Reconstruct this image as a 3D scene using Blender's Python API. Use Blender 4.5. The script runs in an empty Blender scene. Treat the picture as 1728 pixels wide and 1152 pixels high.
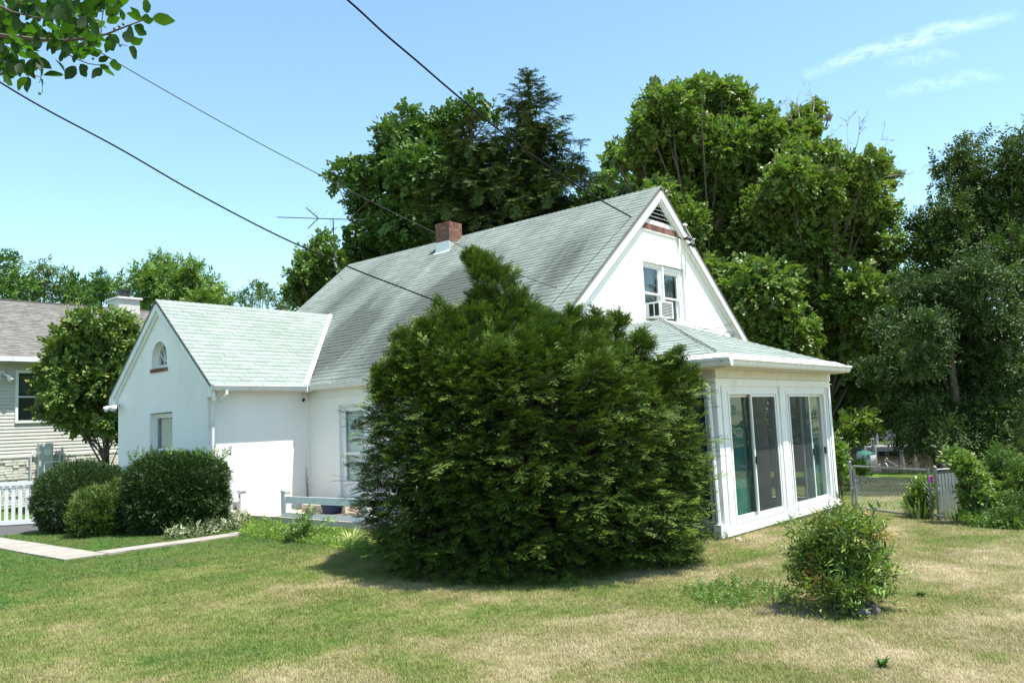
import bpy, math, random
import numpy as np
from mathutils import Vector, Matrix
from mathutils.geometry import tessellate_polygon

random.seed(7); np.random.seed(7)
RG = np.random.default_rng(11)
SC = bpy.context.scene
COL = SC.collection

# ------------------------------------------------------------------ camera
FPX, CX, CY, H = 1400.0, 864.0, 576.0, 1.8
PITCH, ROLL, YAW = math.atan(141/1400.), 0.044, math.radians(40.6)
F0 = np.array([math.cos(YAW), math.sin(YAW), 0]); R0 = np.array([math.sin(YAW), -math.cos(YAW), 0]); U0 = np.array([0, 0, 1.])
CF = F0*math.cos(PITCH)+U0*math.sin(PITCH); CU1 = -F0*math.sin(PITCH)+U0*math.cos(PITCH)
CR = R0*math.cos(ROLL)-CU1*math.sin(ROLL); CU = CU1*math.cos(ROLL)+R0*math.sin(ROLL)
CPOS = np.array([0, 0, H])
cam = bpy.data.cameras.new("camera"); camo = bpy.data.objects.new("camera", cam); COL.objects.link(camo)
cam.sensor_width = 36; cam.lens = FPX/1728*36; cam.clip_start = 0.1; cam.clip_end = 12000
camo.matrix_world = Matrix(((CR[0], CU[0], -CF[0], 0), (CR[1], CU[1], -CF[1], 0), (CR[2], CU[2], -CF[2], H), (0, 0, 0, 1)))
SC.camera = camo

def ray(x, y): return CF+CR*(x-CX)/FPX-CU*(y-CY)/FPX
def atd(x, y, D):
    d = ray(x, y); return CPOS+d*D/(d[0]*F0[0]+d[1]*F0[1])
def atz(x, y, z): d = ray(x, y); return CPOS+d*(z-H)/d[2]
def aty(x, y, Y): d = ray(x, y); return CPOS+d*Y/d[1]
def atx(x, y, X): d = ray(x, y); return CPOS+d*X/d[0]
def proj(P):
    d = np.atleast_2d(P)-CPOS; z = d@CF
    return np.stack([CX+FPX*(d@CR)/z, CY-FPX*(d@CU)/z], 1)

# ------------------------------------------------------------------ light
SUN = Vector((0.2, -1.0, 2.8)).normalized()
world = bpy.data.worlds.new("World"); SC.world = world; world.use_nodes = True
wn = world.node_tree; wn.nodes.clear()
sky = wn.nodes.new('ShaderNodeTexSky'); sky.sky_type = 'NISHITA'; sky.sun_disc = False
sky.sun_elevation = math.asin(SUN.z); sky.sun_rotation = math.atan2(SUN.x, SUN.y)
sky.air_density = 1.0; sky.dust_density = 0.5; sky.ozone_density = 0.2; sky.altitude = 0
bg = wn.nodes.new('ShaderNodeBackground'); bg.inputs[1].default_value = 0.12
wo = wn.nodes.new('ShaderNodeOutputWorld')
tintn = wn.nodes.new('ShaderNodeMix'); tintn.data_type = 'RGBA'; tintn.blend_type = 'MULTIPLY'; tintn.inputs[0].default_value = 1; tintn.inputs[7].default_value = (0.95, 1.10, 1.04, 1)
wn.links.new(sky.outputs[0], tintn.inputs[6]); wn.links.new(tintn.outputs[2], bg.inputs[0]); wn.links.new(bg.outputs[0], wo.inputs[0])
sl = bpy.data.lights.new("sun", 'SUN'); sl.energy = 4.6; sl.angle = math.radians(0.5); sl.color = (1.0, 0.955, 0.88)
so = bpy.data.objects.new("sun", sl); COL.objects.link(so)
so.rotation_euler = SUN.to_track_quat('Z', 'Y').to_euler(); so.location = (0, 0, 60)
SC.view_settings.view_transform = 'Standard'; SC.view_settings.look = 'None'
SC.view_settings.gamma = 1; SC.view_settings.use_curve_mapping = False
SC.view_settings.exposure = 1.2
SC.render.engine = 'CYCLES'
SC.cycles.max_bounces = 8; SC.cycles.diffuse_bounces = 3; SC.cycles.transparent_max_bounces = 16

# ------------------------------------------------------------------ materials
MATS = {}
class NT:
    def __init__(s, name):
        s.m = bpy.data.materials.new(name); s.m.use_nodes = True
        s.t = s.m.node_tree; s.t.nodes.clear(); s.out = s.n('OutputMaterial')
    def n(s, typ, **kw):
        nd = s.t.nodes.new('ShaderNode'+typ)
        for k, v in kw.items(): setattr(nd, k, v)
        return nd
    def l(s, a, b): s.t.links.new(a, b)
    def pos(s): return s.n('NewGeometry').outputs['Position']
    def noise(s, vec, scale, detail=4, rough=0.55, dist=0.0):
        nd = s.n('TexNoise'); nd.inputs['Scale'].default_value = scale; nd.inputs['Detail'].default_value = detail
        nd.inputs['Roughness'].default_value = rough; nd.inputs['Distortion'].default_value = dist
        if vec is not None: s.l(vec, nd.inputs['Vector'])
        return nd.outputs['Fac']
    def mapv(s, vec, scale=(1, 1, 1), loc=(0, 0, 0), rot=(0, 0, 0)):
        nd = s.n('Mapping'); nd.inputs['Scale'].default_value = scale; nd.inputs['Location'].default_value = loc
        nd.inputs['Rotation'].default_value = rot; s.l(vec, nd.inputs['Vector']); return nd.outputs[0]
    def ramp(s, fac, stops):
        nd = s.n('ValToRGB'); e = nd.color_ramp.elements
        while len(e) < len(stops): e.new(0.5)
        for el, (p, c) in zip(e, stops):
            el.position = p; el.color = (*c, 1) if len(c) == 3 else c
        s.l(fac, nd.inputs[0]); return nd.outputs[0]
    def mix(s, fac, a, b, blend='MIX'):
        nd = s.n('Mix', data_type='RGBA', blend_type=blend)
        for sock, v in ((nd.inputs[0], fac), (nd.inputs[6], a), (nd.inputs[7], b)):
            if hasattr(v, 'node'): s.l(v, sock)
            elif isinstance(v, (int, float)): sock.default_value = v
            else: sock.default_value = (*v, 1)
        return nd.outputs[2]
    def math(s, op, a, b=None, c=None, clamp=False):
        nd = s.n('Math', operation=op); nd.use_clamp = clamp
        for i, v in enumerate((a, b, c)):
            if v is None: continue
            if hasattr(v, 'node'): s.l(v, nd.inputs[i])
            else: nd.inputs[i].default_value = v
        return nd.outputs[0]
    def attr(s, name): return s.n('Attribute', attribute_name=name)
    def bump(s, h, strength=0.3, dist=0.02):
        nd = s.n('Bump'); nd.inputs['Strength'].default_value = strength; nd.inputs['Distance'].default_value = dist
        s.l(h, nd.inputs['Height']); return nd.outputs[0]
    def pbr(s, color, rough=0.6, metal=0.0, normal=None, spec=0.5):
        p = s.n('BsdfPrincipled')
        for nm, v in (('Base Color', color), ('Roughness', rough), ('Metallic', metal), ('Specular IOR Level', spec)):
            if hasattr(v, 'node'): s.l(v, p.inputs[nm])
            else: p.inputs[nm].default_value = (*v, 1) if isinstance(v, tuple) else v
        if normal is not None: s.l(normal, p.inputs['Normal'])
        return p.outputs[0]
    def done(s, sh):
        s.l(sh, s.out.inputs[0]); MATS[s.m.name] = s.m; return s.m

def simple(name, c, rough=0.6, metal=0.0, var=0.12, scale=6.0, bump=0.0, bscale=60, spec=0.5):
    t = NT(name); p = t.pos(); f = t.noise(p, scale)
    a = tuple(x*(1-var) for x in c); b = tuple(min(1, x*(1+var)) for x in c)
    col = t.ramp(f, [(0.3, a), (0.7, b)])
    nrm = t.bump(t.noise(p, bscale), bump, 0.01) if bump else None
    return t.done(t.pbr(col, rough, metal, nrm, spec))

# stucco painted white: trowel texture, faint dirt near the base and runs
def mk_stucco():
    t = NT('white_stucco'); p = t.pos()
    n1 = t.noise(t.mapv(p, (1, 1, 2.2)), 9, 6, 0.6, 0.5); n2 = t.noise(p, 0.9, 5, 0.65)
    col = t.ramp(n2, [(0.25, (0.69, 0.68, 0.645)), (0.42, (0.76, 0.755, 0.725)), (0.7, (0.80, 0.795, 0.77))])
    st = t.noise(t.mapv(p, (6, 6, 0.5)), 1.0, 4, 0.6)
    col = t.mix(t.math('MULTIPLY', t.ramp(st, [(0.62, (0, 0, 0)), (0.8, (1, 1, 1))]), 0.10), col, (0.60, 0.59, 0.54))
    sep = t.n('SeparateXYZ'); t.l(p, sep.inputs[0])
    low = t.math('MULTIPLY', t.math('SUBTRACT', 0.5, sep.outputs[2], clamp=True), t.noise(p, 5, 3))
    col = t.mix(low, col, (0.5, 0.47, 0.38))
    return t.done(t.pbr(col, 0.85, 0, t.bump(n1, 0.45, 0.02), 0.3))
mk_stucco()
def mk_trim(name, c, dirt):
    t = NT(name); p = t.pos()
    f = t.noise(t.mapv(p, (1, 1, 0.35)), 7, 6, 0.65)
    col = t.ramp(f, [(0.3, tuple(x*dirt for x in c)), (0.5, c), (0.8, c)])
    return t.done(t.pbr(col, 0.45, 0, t.bump(t.noise(p, 30), 0.08, 0.005)))
mk_trim('white_paint', (0.70, 0.71, 0.70), 0.86)
mk_trim('gutter_paint', (0.64, 0.65, 0.64), 0.78)
mk_trim('old_paint', (0.66, 0.66, 0.61), 0.72)
mk_trim('vinyl_white', (0.70, 0.71, 0.71), 0.93)
simple('beige_fascia', (0.58, 0.565, 0.50), 0.6, var=0.1)
mk_trim('siding', (0.50, 0.49, 0.455), 0.9)
simple('stone_base_paint', (0.54, 0.52, 0.45), 0.8, var=0.16, scale=5, bump=0.4)

def mk_shingle(name, light, dark, stains):
    t = NT(name); p = t.pos()
    tint = t.attr('tint').outputs['Fac']
    rnd = t.n('ObjectInfo').outputs['Random']
    v = t.math('FRACT', t.math('ADD', tint, t.math('MULTIPLY', rnd, 3.7)))
    col = t.ramp(v, [(0.0, dark), (0.4, tuple((a+b)/2 for a, b in zip(light, dark))), (1.0, light)])
    g = t.noise(p, 160, 2, 0.7)
    col = t.mix(0.35, col, t.ramp(g, [(0.3, tuple(x*0.6 for x in dark)), (0.7, light)]))
    big = t.noise(p, 0.8, 5, 0.6)
    col = t.mix(t.math('MULTIPLY', t.ramp(big, [(0.45, (0, 0, 0)), (0.75, (1, 1, 1))]), 0.35), col, tuple(x*0.62 for x in dark))
    if stains:
        # dark algae streaks that run down the slope
        sv = t.mapv(p, (0.12, 1.25, 0.12))
        n = t.noise(sv, 1.0, 7, 0.72, 0.5); n3 = t.noise(p, 0.35, 3, 0.5)
        nf = t.noise(t.mapv(p, (0.5, 3.0, 0.5)), 1.6, 5, 0.7)
        m = t.ramp(t.math('ADD', t.math('MULTIPLY', n, 0.62), t.math('MULTIPLY', n3, 0.42)), [(0.46, (0, 0, 0)), (0.64, (1, 1, 1))])
        tot = t.math('MULTIPLY', m, 0.36)
        for (c, r, k) in stains:
            vs = t.n('VectorMath', operation='SUBTRACT'); t.l(p, vs.inputs[0]); vs.inputs[1].default_value = c
            vm = t.n('VectorMath', operation='MULTIPLY'); t.l(vs.outputs[0], vm.inputs[0]); vm.inputs[1].default_value = (0.42/r, 1.0/r, 0.42/r)
            ln = t.n('VectorMath', operation='LENGTH'); t.l(vm.outputs[0], ln.inputs[0])
            fall = t.math('SUBTRACT', 1.0, ln.outputs['Value'], clamp=True)
            fall = t.math('MULTIPLY', fall, t.math('MULTIPLY_ADD', nf, 2.6, -0.35, clamp=True))
            tot = t.math('ADD', tot, t.math('MULTIPLY', fall, k*1.35))
        tot = t.math('MINIMUM', tot, 0.86)
        col = t.mix(tot, col, (0.055, 0.066, 0.058))
    return t.done(t.pbr(col, 0.92, 0, t.bump(g, 0.5, 0.004), 0.2))
mk_shingle('pale_green_shingle', (0.275, 0.320, 0.288), (0.205, 0.245, 0.218), None)
mk_shingle('weathered_green_shingle', (0.235, 0.27, 0.245), (0.17, 0.20, 0.18),
           [((13.55, 13.7, 4.8), 1.25, 1.5), ((12.9, 14.5, 4.1), 1.3, .85), ((13.2, 16.9, 4.5), 1.2, .8), ((12.4, 16.1, 3.8), 0.9, .9), ((14.8, 18.6, 5.8), 1.0, .6), ((13.5, 12.6, 4.7), 1.1, .6), ((14.2, 10.6, 5.3), 0.9, .8), ((12.6, 12.9, 4.0), 1.3, .6)])

def mk_brick():
    t = NT('brick_red'); p = t.pos()
    rnd = t.n('ObjectInfo').outputs['Random']
    col = t.ramp(rnd, [(0.0, (0.13, 0.065, 0.05)), (0.5, (0.20, 0.092, 0.07)), (1.0, (0.29, 0.15, 0.115))])
    col = t.mix(t.math('MULTIPLY', t.noise(p, 40, 4), 0.5), col, (0.12, 0.06, 0.05))
    t.done(t.pbr(col, 0.9, 0, t.bump(t.noise(p, 90), 0.5, 0.005), 0.2))
mk_brick()
simple('mortar', (0.36, 0.33, 0.29), 0.95, var=0.15, scale=20, bump=0.3)
simple('concrete_slab', (0.27, 0.245, 0.21), 0.9, var=0.16, scale=3, bump=0.25)
simple('patio_concrete', (0.50, 0.43, 0.34), 0.9, var=0.12, scale=3, bump=0.25)
simple('asphalt', (0.06, 0.06, 0.06), 0.9, var=0.25, scale=20, bump=0.4)
simple('galvanized', (0.20, 0.21, 0.21), 0.5, 0.4, var=0.15, scale=12)
simple('dark_wire', (0.012, 0.013, 0.015), 0.9, spec=0.1)
simple('grey_wire', (0.05, 0.05, 0.052), 0.8, spec=0.2)
simple('aluminium', (0.62, 0.63, 0.64), 0.35, 0.8, var=0.06)
simple('black_plastic', (0.02, 0.02, 0.02), 0.4)
simple('bark', (0.085, 0.07, 0.055), 0.95, var=0.35, scale=9, bump=0.8, bscale=25)
simple('dead_wood', (0.27, 0.25, 0.225), 0.9, var=0.2, scale=9)
simple('twig_green', (0.10, 0.09, 0.05), 0.8, var=0.3)
simple('dark_void', (0.012, 0.012, 0.012), 0.9)
simple('curtain_grey', (0.16, 0.17, 0.19), 0.9, var=0.1)
simple('curtain_white', (0.62, 0.60, 0.54), 0.9, var=0.1, scale=9)
simple('teal_blind', (0.05, 0.20, 0.155), 0.7, var=0.12, scale=2)
simple('screen_mesh', (0.075, 0.085, 0.085), 0.85, var=0.1, scale=2)
simple('room_inner', (0.28, 0.27, 0.25), 0.9)
simple('taupe_shingle', (0.135, 0.128, 0.116), 0.95, var=0.28, scale=5, bump=0.3)
simple('grey_box', (0.50, 0.51, 0.50), 0.5, 0.0, var=0.05)
simple('green_hose', (0.015, 0.09, 0.06), 0.4)
simple('weathered_wood', (0.22, 0.21, 0.19), 0.9, var=0.25, scale=8)
simple('bulkhead_wood', (0.06, 0.058, 0.05), 0.9, var=0.3, scale=5)
simple('boat_white', (0.55, 0.56, 0.56), 0.35)
simple('boat_cover', (0.012, 0.09, 0.06), 0.8, var=0.2)
simple('blue_fabric', (0.012, 0.018, 0.065), 0.9)
simple('mat_brown', (0.10, 0.085, 0.075), 0.95, var=0.3, scale=30)
simple('pink_tag', (0.70, 0.10, 0.50), 0.5)
simple('stone_grey', (0.12, 0.10, 0.085), 0.95, var=0.35, scale=18, bump=0.9, bscale=30)
simple('vinyl_slat', (0.20, 0.23, 0.22), 0.6, var=0.15, scale=10)
simple('cone_brown', (0.10, 0.05, 0.028), 0.9, var=0.25)
simple('bird_grey', (0.09, 0.08, 0.07), 0.8)
simple('berry', (0.05, 0.09, 0.02), 0.5)

def mk_glass(name, tint):
    t = NT(name)
    lw = t.n('LayerWeight'); lw.inputs[0].default_value = 0.5
    tr = t.n('BsdfTransparent'); tr.inputs[0].default_value = (*tint, 1)
    gl = t.n('BsdfGlossy'); gl.inputs['Roughness'].default_value = 0.02; gl.inputs[0].default_value = (0.9, 0.95, 0.95, 1)
    t.l(t.bump(t.noise(t.pos(), 1.2, 2), 0.06, 0.05), gl.inputs['Normal'])
    mx = t.n('MixShader'); t.l(t.math('MULTIPLY_ADD', t.math('POWER', lw.outputs['Facing'], 3.0), 0.35, 0.04), mx.inputs[0]); t.l(tr.outputs[0], mx.inputs[1]); t.l(gl.outputs[0], mx.inputs[2])
    return t.done(mx.outputs[0])
mk_glass('window_glass', (0.85, 0.9, 0.88))
def mk_screen():
    t = NT('insect_screen')
    tr = t.n('BsdfTransparent'); df = t.n('BsdfDiffuse'); df.inputs[0].default_value = (0.06, 0.065, 0.065, 1)
    mx = t.n('MixShader'); mx.inputs[0].default_value = 0.62; t.l(tr.outputs[0], mx.inputs[1]); t.l(df.outputs[0], mx.inputs[2])
    return t.done(mx.outputs[0])
mk_screen()

def foliage(name, gloss=0.12, transl=0.3, rough=0.4):
    t = NT(name); c = t.attr('Col').outputs['Color']
    df = t.pbr(c, rough, 0, None, gloss)
    tr = t.n('BsdfTranslucent')
    t.l(t.mix(1.0, c, (1.15, 1.35, 0.55), 'MULTIPLY'), tr.inputs[0])
    mx = t.n('MixShader'); mx.inputs[0].default_value = transl; t.l(df, mx.inputs[1]); t.l(tr.outputs[0], mx.inputs[2])
    return t.done(mx.outputs[0])
foliage('leaf_matte', 0.25, 0.16, 0.55)
foliage('leaf_glossy', 0.3, 0.12, 0.45)
foliage('leaf_thin', 0.3, 0.28, 0.4)
foliage('needle', 0.2, 0.04, 0.6)

def lawn_nodes(t):
    """Colour of the lawn at a world position: green, olive and straw patches."""
    p = t.pos()
    sep = t.n('SeparateXYZ'); t.l(p, sep.inputs[0]); x, y = sep.outputs[0], sep.outputs[1]
    a = t.noise(t.mapv(p, (1, 1, 0)), 0.55, 6, 0.62, 0.6); b = t.noise(t.mapv(p, (1, 1, 0), (7, 3, 0)), 1.9, 5, 0.65)
    # drier towards -Y (open sun in front of the sunroom), tree shade painted as darker green towards the far left corner
    dry = t.math('MULTIPLY', t.math('SUBTRACT', 6.5, y), 0.028)
    shade_green = t.math('MULTIPLY', t.math('MAXIMUM', t.math('SUBTRACT', t.math('ADD', y, t.math('MULTIPLY', x, -0.25)), 9.6), 0.0), -0.075)
    far = t.math('MULTIPLY', t.math('MAXIMUM', t.math('SUBTRACT', x, 13.0), 0.0), -0.007)
    f = t.math('ADD', t.math('ADD', t.math('MULTIPLY', a, 1.05), t.math('MULTIPLY', b, 0.70)), t.math('ADD', dry, t.math('ADD', shade_green, far)))
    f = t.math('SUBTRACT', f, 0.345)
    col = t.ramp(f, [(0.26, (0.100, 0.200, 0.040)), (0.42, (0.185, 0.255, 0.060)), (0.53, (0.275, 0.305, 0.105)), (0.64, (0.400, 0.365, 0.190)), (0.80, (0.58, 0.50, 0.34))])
    br = t.noise(t.mapv(p, (1, 1, 0), (3, 11, 0)), 1.1, 5, 0.6, 0.4)
    col = t.mix(t.math('MULTIPLY', t.ramp(br, [(0.42, (0, 0, 0)), (0.66, (1, 1, 1))]), 0.38), col, (0.225, 0.200, 0.090))
    return col, p
def mk_lawn():
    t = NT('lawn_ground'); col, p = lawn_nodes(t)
    n = t.noise(p, 28, 6, 0.75); m = t.noise(p, 120, 3, 0.7)
    col = t.mix(1.0, col, t.ramp(n, [(0.25, (0.45, 0.45, 0.42)), (0.7, (1.05, 1.05, 1.0))]), 'MULTIPLY')
    t.done(t.pbr(col, 1.0, 0, t.bump(m, 0.8, 0.03), 0.0))
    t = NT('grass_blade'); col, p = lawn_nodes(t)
    v = t.noise(p, 55, 2, 0.7); w = t.noise(p, 23, 2, 0.7)
    col = t.mix(t.math('MULTIPLY', t.ramp(w, [(0.52, (0, 0, 0)), (0.68, (1, 1, 1))]), 0.55), col, (0.42, 0.36, 0.20))
    col = t.mix(1.0, col, t.ramp(v, [(0.3, (0.8, 0.82, 0.8)), (0.7, (1.25, 1.22, 1.2))]), 'MULTIPLY')
    df = t.pbr(col, 0.6, 0, None, 0.15); tr = t.n('BsdfTranslucent'); t.l(col, tr.inputs[0])
    mx = t.n('MixShader'); mx.inputs[0].default_value = 0.3; t.l(df, mx.inputs[1]); t.l(tr.outputs[0], mx.inputs[2])
    t.done(mx.outputs[0])
    t = NT('water_surface'); p = t.pos()
    nb = t.bump(t.noise(t.mapv(p, (1.2, 0.35, 1)), 1.8, 4, 0.6), 0.16, 0.1)
    t.done(t.pbr((0.035, 0.028, 0.013), 0.08, 0, nb, 0.5))
mk_lawn()
def mk_cloud():
    t = NT('cirrus_vapour'); uv = t.n('UVMap').outputs[0]
    sp = t.n('SeparateXYZ'); t.l(uv, sp.inputs[0])
    n = t.noise(t.mapv(uv, (7, 2.0, 1)), 1.6, 7, 0.65, 0.8); n2 = t.noise(t.mapv(uv, (2.5, 0.4, 1), (3, 2, 0)), 1.5, 3, 0.5)
    wob = t.math('MULTIPLY_ADD', n2, 0.5, -0.25)
    dv = t.math('ABSOLUTE', t.math('SUBTRACT', t.math('ADD', sp.outputs[1], wob), 0.5))
    fv = t.math('SUBTRACT', 1.0, t.math('MULTIPLY', dv, 2.9), clamp=True)
    du = t.math('ABSOLUTE', t.math('SUBTRACT', sp.outputs[0], 0.45)); fu = t.math('SUBTRACT', 1.0, t.math('POWER', t.math('MULTIPLY', du, 1.85), 3), clamp=True)
    al = t.math('MULTIPLY', t.math('MULTIPLY', fv, fu), t.math('MULTIPLY_ADD', n, 2.6, -0.9, clamp=True), clamp=True)
    al = t.math('MULTIPLY', al, t.attr('dens').outputs['Fac'])
    tr = t.n('BsdfTransparent'); tl = t.n('BsdfTranslucent'); tl.inputs[0].default_value = (0.9, 0.92, 0.95, 1)
    mx = t.n('MixShader'); t.l(al, mx.inputs[0]); t.l(tr.outputs[0], mx.inputs[1]); t.l(tl.outputs[0], mx.inputs[2])
    t.done(mx.outputs[0])
mk_cloud()

# ------------------------------------------------------------------ object helpers
BASE = {}
def reg(o, base): BASE[o.name] = np.array(base, float); return o
def base_of(o): return BASE.get(o.name, np.zeros(3)) if o is not None else np.zeros(3)
def props(o, label=None, cat=None, group=None, kind=None):
    for k, v in (('label', label), ('category', cat), ('group', group), ('kind', kind)):
        if v: o[k] = v
    return o
def thing(name, label, cat, loc=(0, 0, 0), group=None):
    o = bpy.data.objects.new(name, None); COL.objects.link(o); o.location = loc; o.empty_display_size = 0.3
    reg(o, loc); return props(o, label, cat, group)
def link(name, me, parent=None, loc=None):
    o = bpy.data.objects.new(name, me); COL.objects.link(o)
    if parent is not None: o.parent = parent
    return o
class MB:
    def __init__(s): s.v = []; s.f = []
    def add(s, vs, fs):
        b = len(s.v); s.v += [tuple(map(float, v)) for v in vs]; s.f += [tuple(i+b for i in f) for f in fs]
    def hexa(s, c8):   # 4 bottom (ccw from above) then 4 top
        s.add(c8, [(3, 2, 1, 0), (4, 5, 6, 7), (0, 1, 5, 4), (1, 2, 6, 5), (2, 3, 7, 6), (3, 0, 4, 7)])
    def box(s, x0, x1, y0, y1, z0, z1):
        s.hexa([(x0, y0, z0), (x1, y0, z0), (x1, y1, z0), (x0, y1, z0), (x0, y0, z1), (x1, y0, z1), (x1, y1, z1), (x0, y1, z1)])
    def beam(s, p, q, w, h, up=(0, 0, 1)):
        p = Vector(p); q = Vector(q); d = (q-p).normalized(); u = Vector(up); sd = d.cross(u).normalized(); u2 = sd.cross(d)
        a = sd*w/2; b = u2*h/2
        s.hexa([p-a-b, p+a-b, q+a-b, q-a-b, p-a+b, p+a+b, q+a+b, q-a+b])
    def tube(s, pts, rad, n=6, cap=True):
        pts = [Vector(p) for p in pts]; m = len(pts)
        rad = rad if hasattr(rad, '__len__') else [rad]*m
        ref = Vector((0.31, 0.17, 1)).normalized(); rings = []; pu = None
        for i, p in enumerate(pts):
            d = (pts[min(i+1, m-1)]-pts[max(i-1, 0)])
            if d.length < 1e-9: d = Vector((0, 0, 1))
            d.normalize()
            if pu is None: u = d.cross(ref if abs(d.dot(ref)) < .95 else Vector((1, 0, 0))).normalized()
            else: u = (pu-d*pu.dot(d)).normalized()
            pu = u; w = d.cross(u)
            rings.append([p+(u*math.cos(2*math.pi*k/n)+w*math.sin(2*math.pi*k/n))*rad[i] for k in range(n)])
        vs = [v for r in rings for v in r]; fs = []
        for i in range(m-1):
            for k in range(n): fs.append((i*n+k, i*n+(k+1) % n, (i+1)*n+(k+1) % n, (i+1)*n+k))
        if cap: fs.append(tuple(range(n-1, -1, -1))); fs.append(tuple((m-1)*n+k for k in range(n)))
        s.add(vs, fs)
    def poly(s, outer, holes, P, c0, c1):
        """flat wall with holes: outline in (a,b), P(a,b,c)->world, from depth c0 (outside) to c1"""
        loops = [[Vector((a, b, 0)) for a, b in outer]]+[[Vector((a, b, 0)) for a, b in h] for h in holes]
        tris = tessellate_polygon(loops); flat = [q for l in loops for q in l]; n = len(flat)
        vs = [P(q.x, q.y, c0) for q in flat]+[P(q.x, q.y, c1) for q in flat]
        fs = [tuple(t) for t in tris]+[tuple(i+n for i in reversed(t)) for t in tris]
        k = 0
        for l in loops:
            m = len(l)
            for i in range(m):
                a, b = k+i, k+(i+1) % m; fs.append((a, b, b+n, a+n))
            k += m
        s.add(vs, fs)
    def build(s, name, mat, parent=None, label=None, smooth=False, kind=None, base=None):
        b = base_of(parent) if base is None else np.array(base, float)
        me = bpy.data.meshes.new(name)
        me.from_pydata([tuple(np.array(v)-b) for v in s.v], [], s.f); me.update()
        me.materials.append(MATS[mat])
        import bmesh
        bm = bmesh.new(); bm.from_mesh(me); bmesh.ops.recalc_face_normals(bm, faces=bm.faces); bm.to_mesh(me); bm.free()
        if smooth:
            for p in me.polygons: p.use_smooth = True
        o = link(name, me, parent)
        if parent is None: o.location = tuple(b)
        reg(o, b)
        return props(o, label, kind=kind)

def np_mesh(name, V, T, mat, parent=None, col=None, base=None, kind=None, uvdens=None):
    b = base_of(parent) if base is None else np.array(base, float)
    V = (np.asarray(V, np.float32)-b.astype(np.float32)); T = np.asarray(T, np.int32)
    me = bpy.data.meshes.new(name); nf, k = T.shape
    me.vertices.add(len(V)); me.vertices.foreach_set('co', V.ravel())
    me.loops.add(nf*k); me.loops.foreach_set('vertex_index', T.ravel())
    me.polygons.add(nf); me.polygons.foreach_set('loop_start', np.arange(0, nf*k, k, dtype=np.int32))
    if col is not None:
        a = me.color_attributes.new('Col', 'FLOAT_COLOR', 'POINT')
        c4 = np.ones((len(V), 4), np.float32); c4[:, :3] = col; a.data.foreach_set('color', c4.ravel())
    me.update(calc_edges=True); me.shade_flat(); me.materials.append(MATS[mat])
    o = link(name, me, parent)
    if parent is None: o.location = tuple(b)
    reg(o, b); return props(o, kind=kind)

# ------------------------------------------------------------------ terrain
WATER_Z = -1.1
def ground_z(x, y):
    x = np.asarray(x, float); y = np.asarray(y, float)
    z = -np.clip((x-13.5)/21, 0, 1)*0.72
    z = np.where(x > 35, -0.72-(x-35)*3.0, z)
    z = np.maximum(z, -2.6)
    z = np.where(x > 57, np.minimum(-2.6+(x-57)*6.0, -0.55), z)
    return z
def grid_axis(pts):
    out = []
    for a, b, s in pts: out += list(np.arange(a, b, s))
    return np.array(out+[pts[-1][1]])
gx = grid_axis([(-3000, -400, 650), (-400, -40, 60), (-40, 0, 5), (0, 34, 1.0), (34, 36.5, 0.25), (36.5, 56.5, 4), (56.5, 58.5, .25), (58.5, 90, 6), (90, 400, 60), (400, 3000, 650)])
gy = grid_axis([(-3000, -400, 650), (-400, -30, 60), (-30, 60, 1.5), (60, 400, 60), (400, 3000, 650)])
GX, GY = np.meshgrid(gx, gy, indexing='ij'); GZ = ground_z(GX, GY)
ny = len(gy); idx = np.arange(len(gx)*ny).reshape(len(gx), ny)
Q = np.stack([idx[:-1, :-1], idx[1:, :-1], idx[1:, 1:], idx[:-1, 1:]], -1).reshape(-1, 4)
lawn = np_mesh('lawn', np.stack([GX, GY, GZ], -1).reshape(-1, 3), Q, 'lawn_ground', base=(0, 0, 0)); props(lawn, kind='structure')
m = MB(); m.add([(34.6, -300, WATER_Z), (58.5, -300, WATER_Z), (58.5, 400, WATER_Z), (34.6, 400, WATER_Z)], [(0, 1, 2, 3)])
props(m.build('water', 'water_surface'), kind='structure')

# walkway slabs: one arm along Y, one along X towards the patio
m = MB(); m.box(5.36, 6.0, 14.3, 40, -0.06, 0.004); m.box(5.36, 9.55, 13.92, 14.36, -0.06, 0.003)
path = m.build('walkway', 'concrete_slab'); props(path, kind='structure')
yy = 13.93
for i in range(20):
    a = MB(); a.box(5.36, 6.0, yy, yy+1.19, 0.0, 0.03+random.uniform(0, .006)); a.build('slab', 'concrete_slab', path); yy += 1.205
xx = 6.012
for i in range(3):
    a = MB(); a.box(xx, xx+1.17, 13.93, 14.36, 0.0, 0.03+random.uniform(0, .006)); a.build('slab', 'concrete_slab', path); xx += 1.182
m = MB(); m.add([(-30, 19.35, 0.006), (7.4, 19.35, 0.006), (8.6, 20.1, 0.006), (8.4, 22.6, 0.006), (-30, 22.6, 0.006)], [(0, 1, 2, 3, 4)])
props(m.build('driveway', 'asphalt'), kind='structure')
m = MB(); m.box(9.95, 11.65, 9.9, 16.3, -0.05, 0.13)
props(m.build('patio', 'patio_concrete'), kind='structure')

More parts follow.
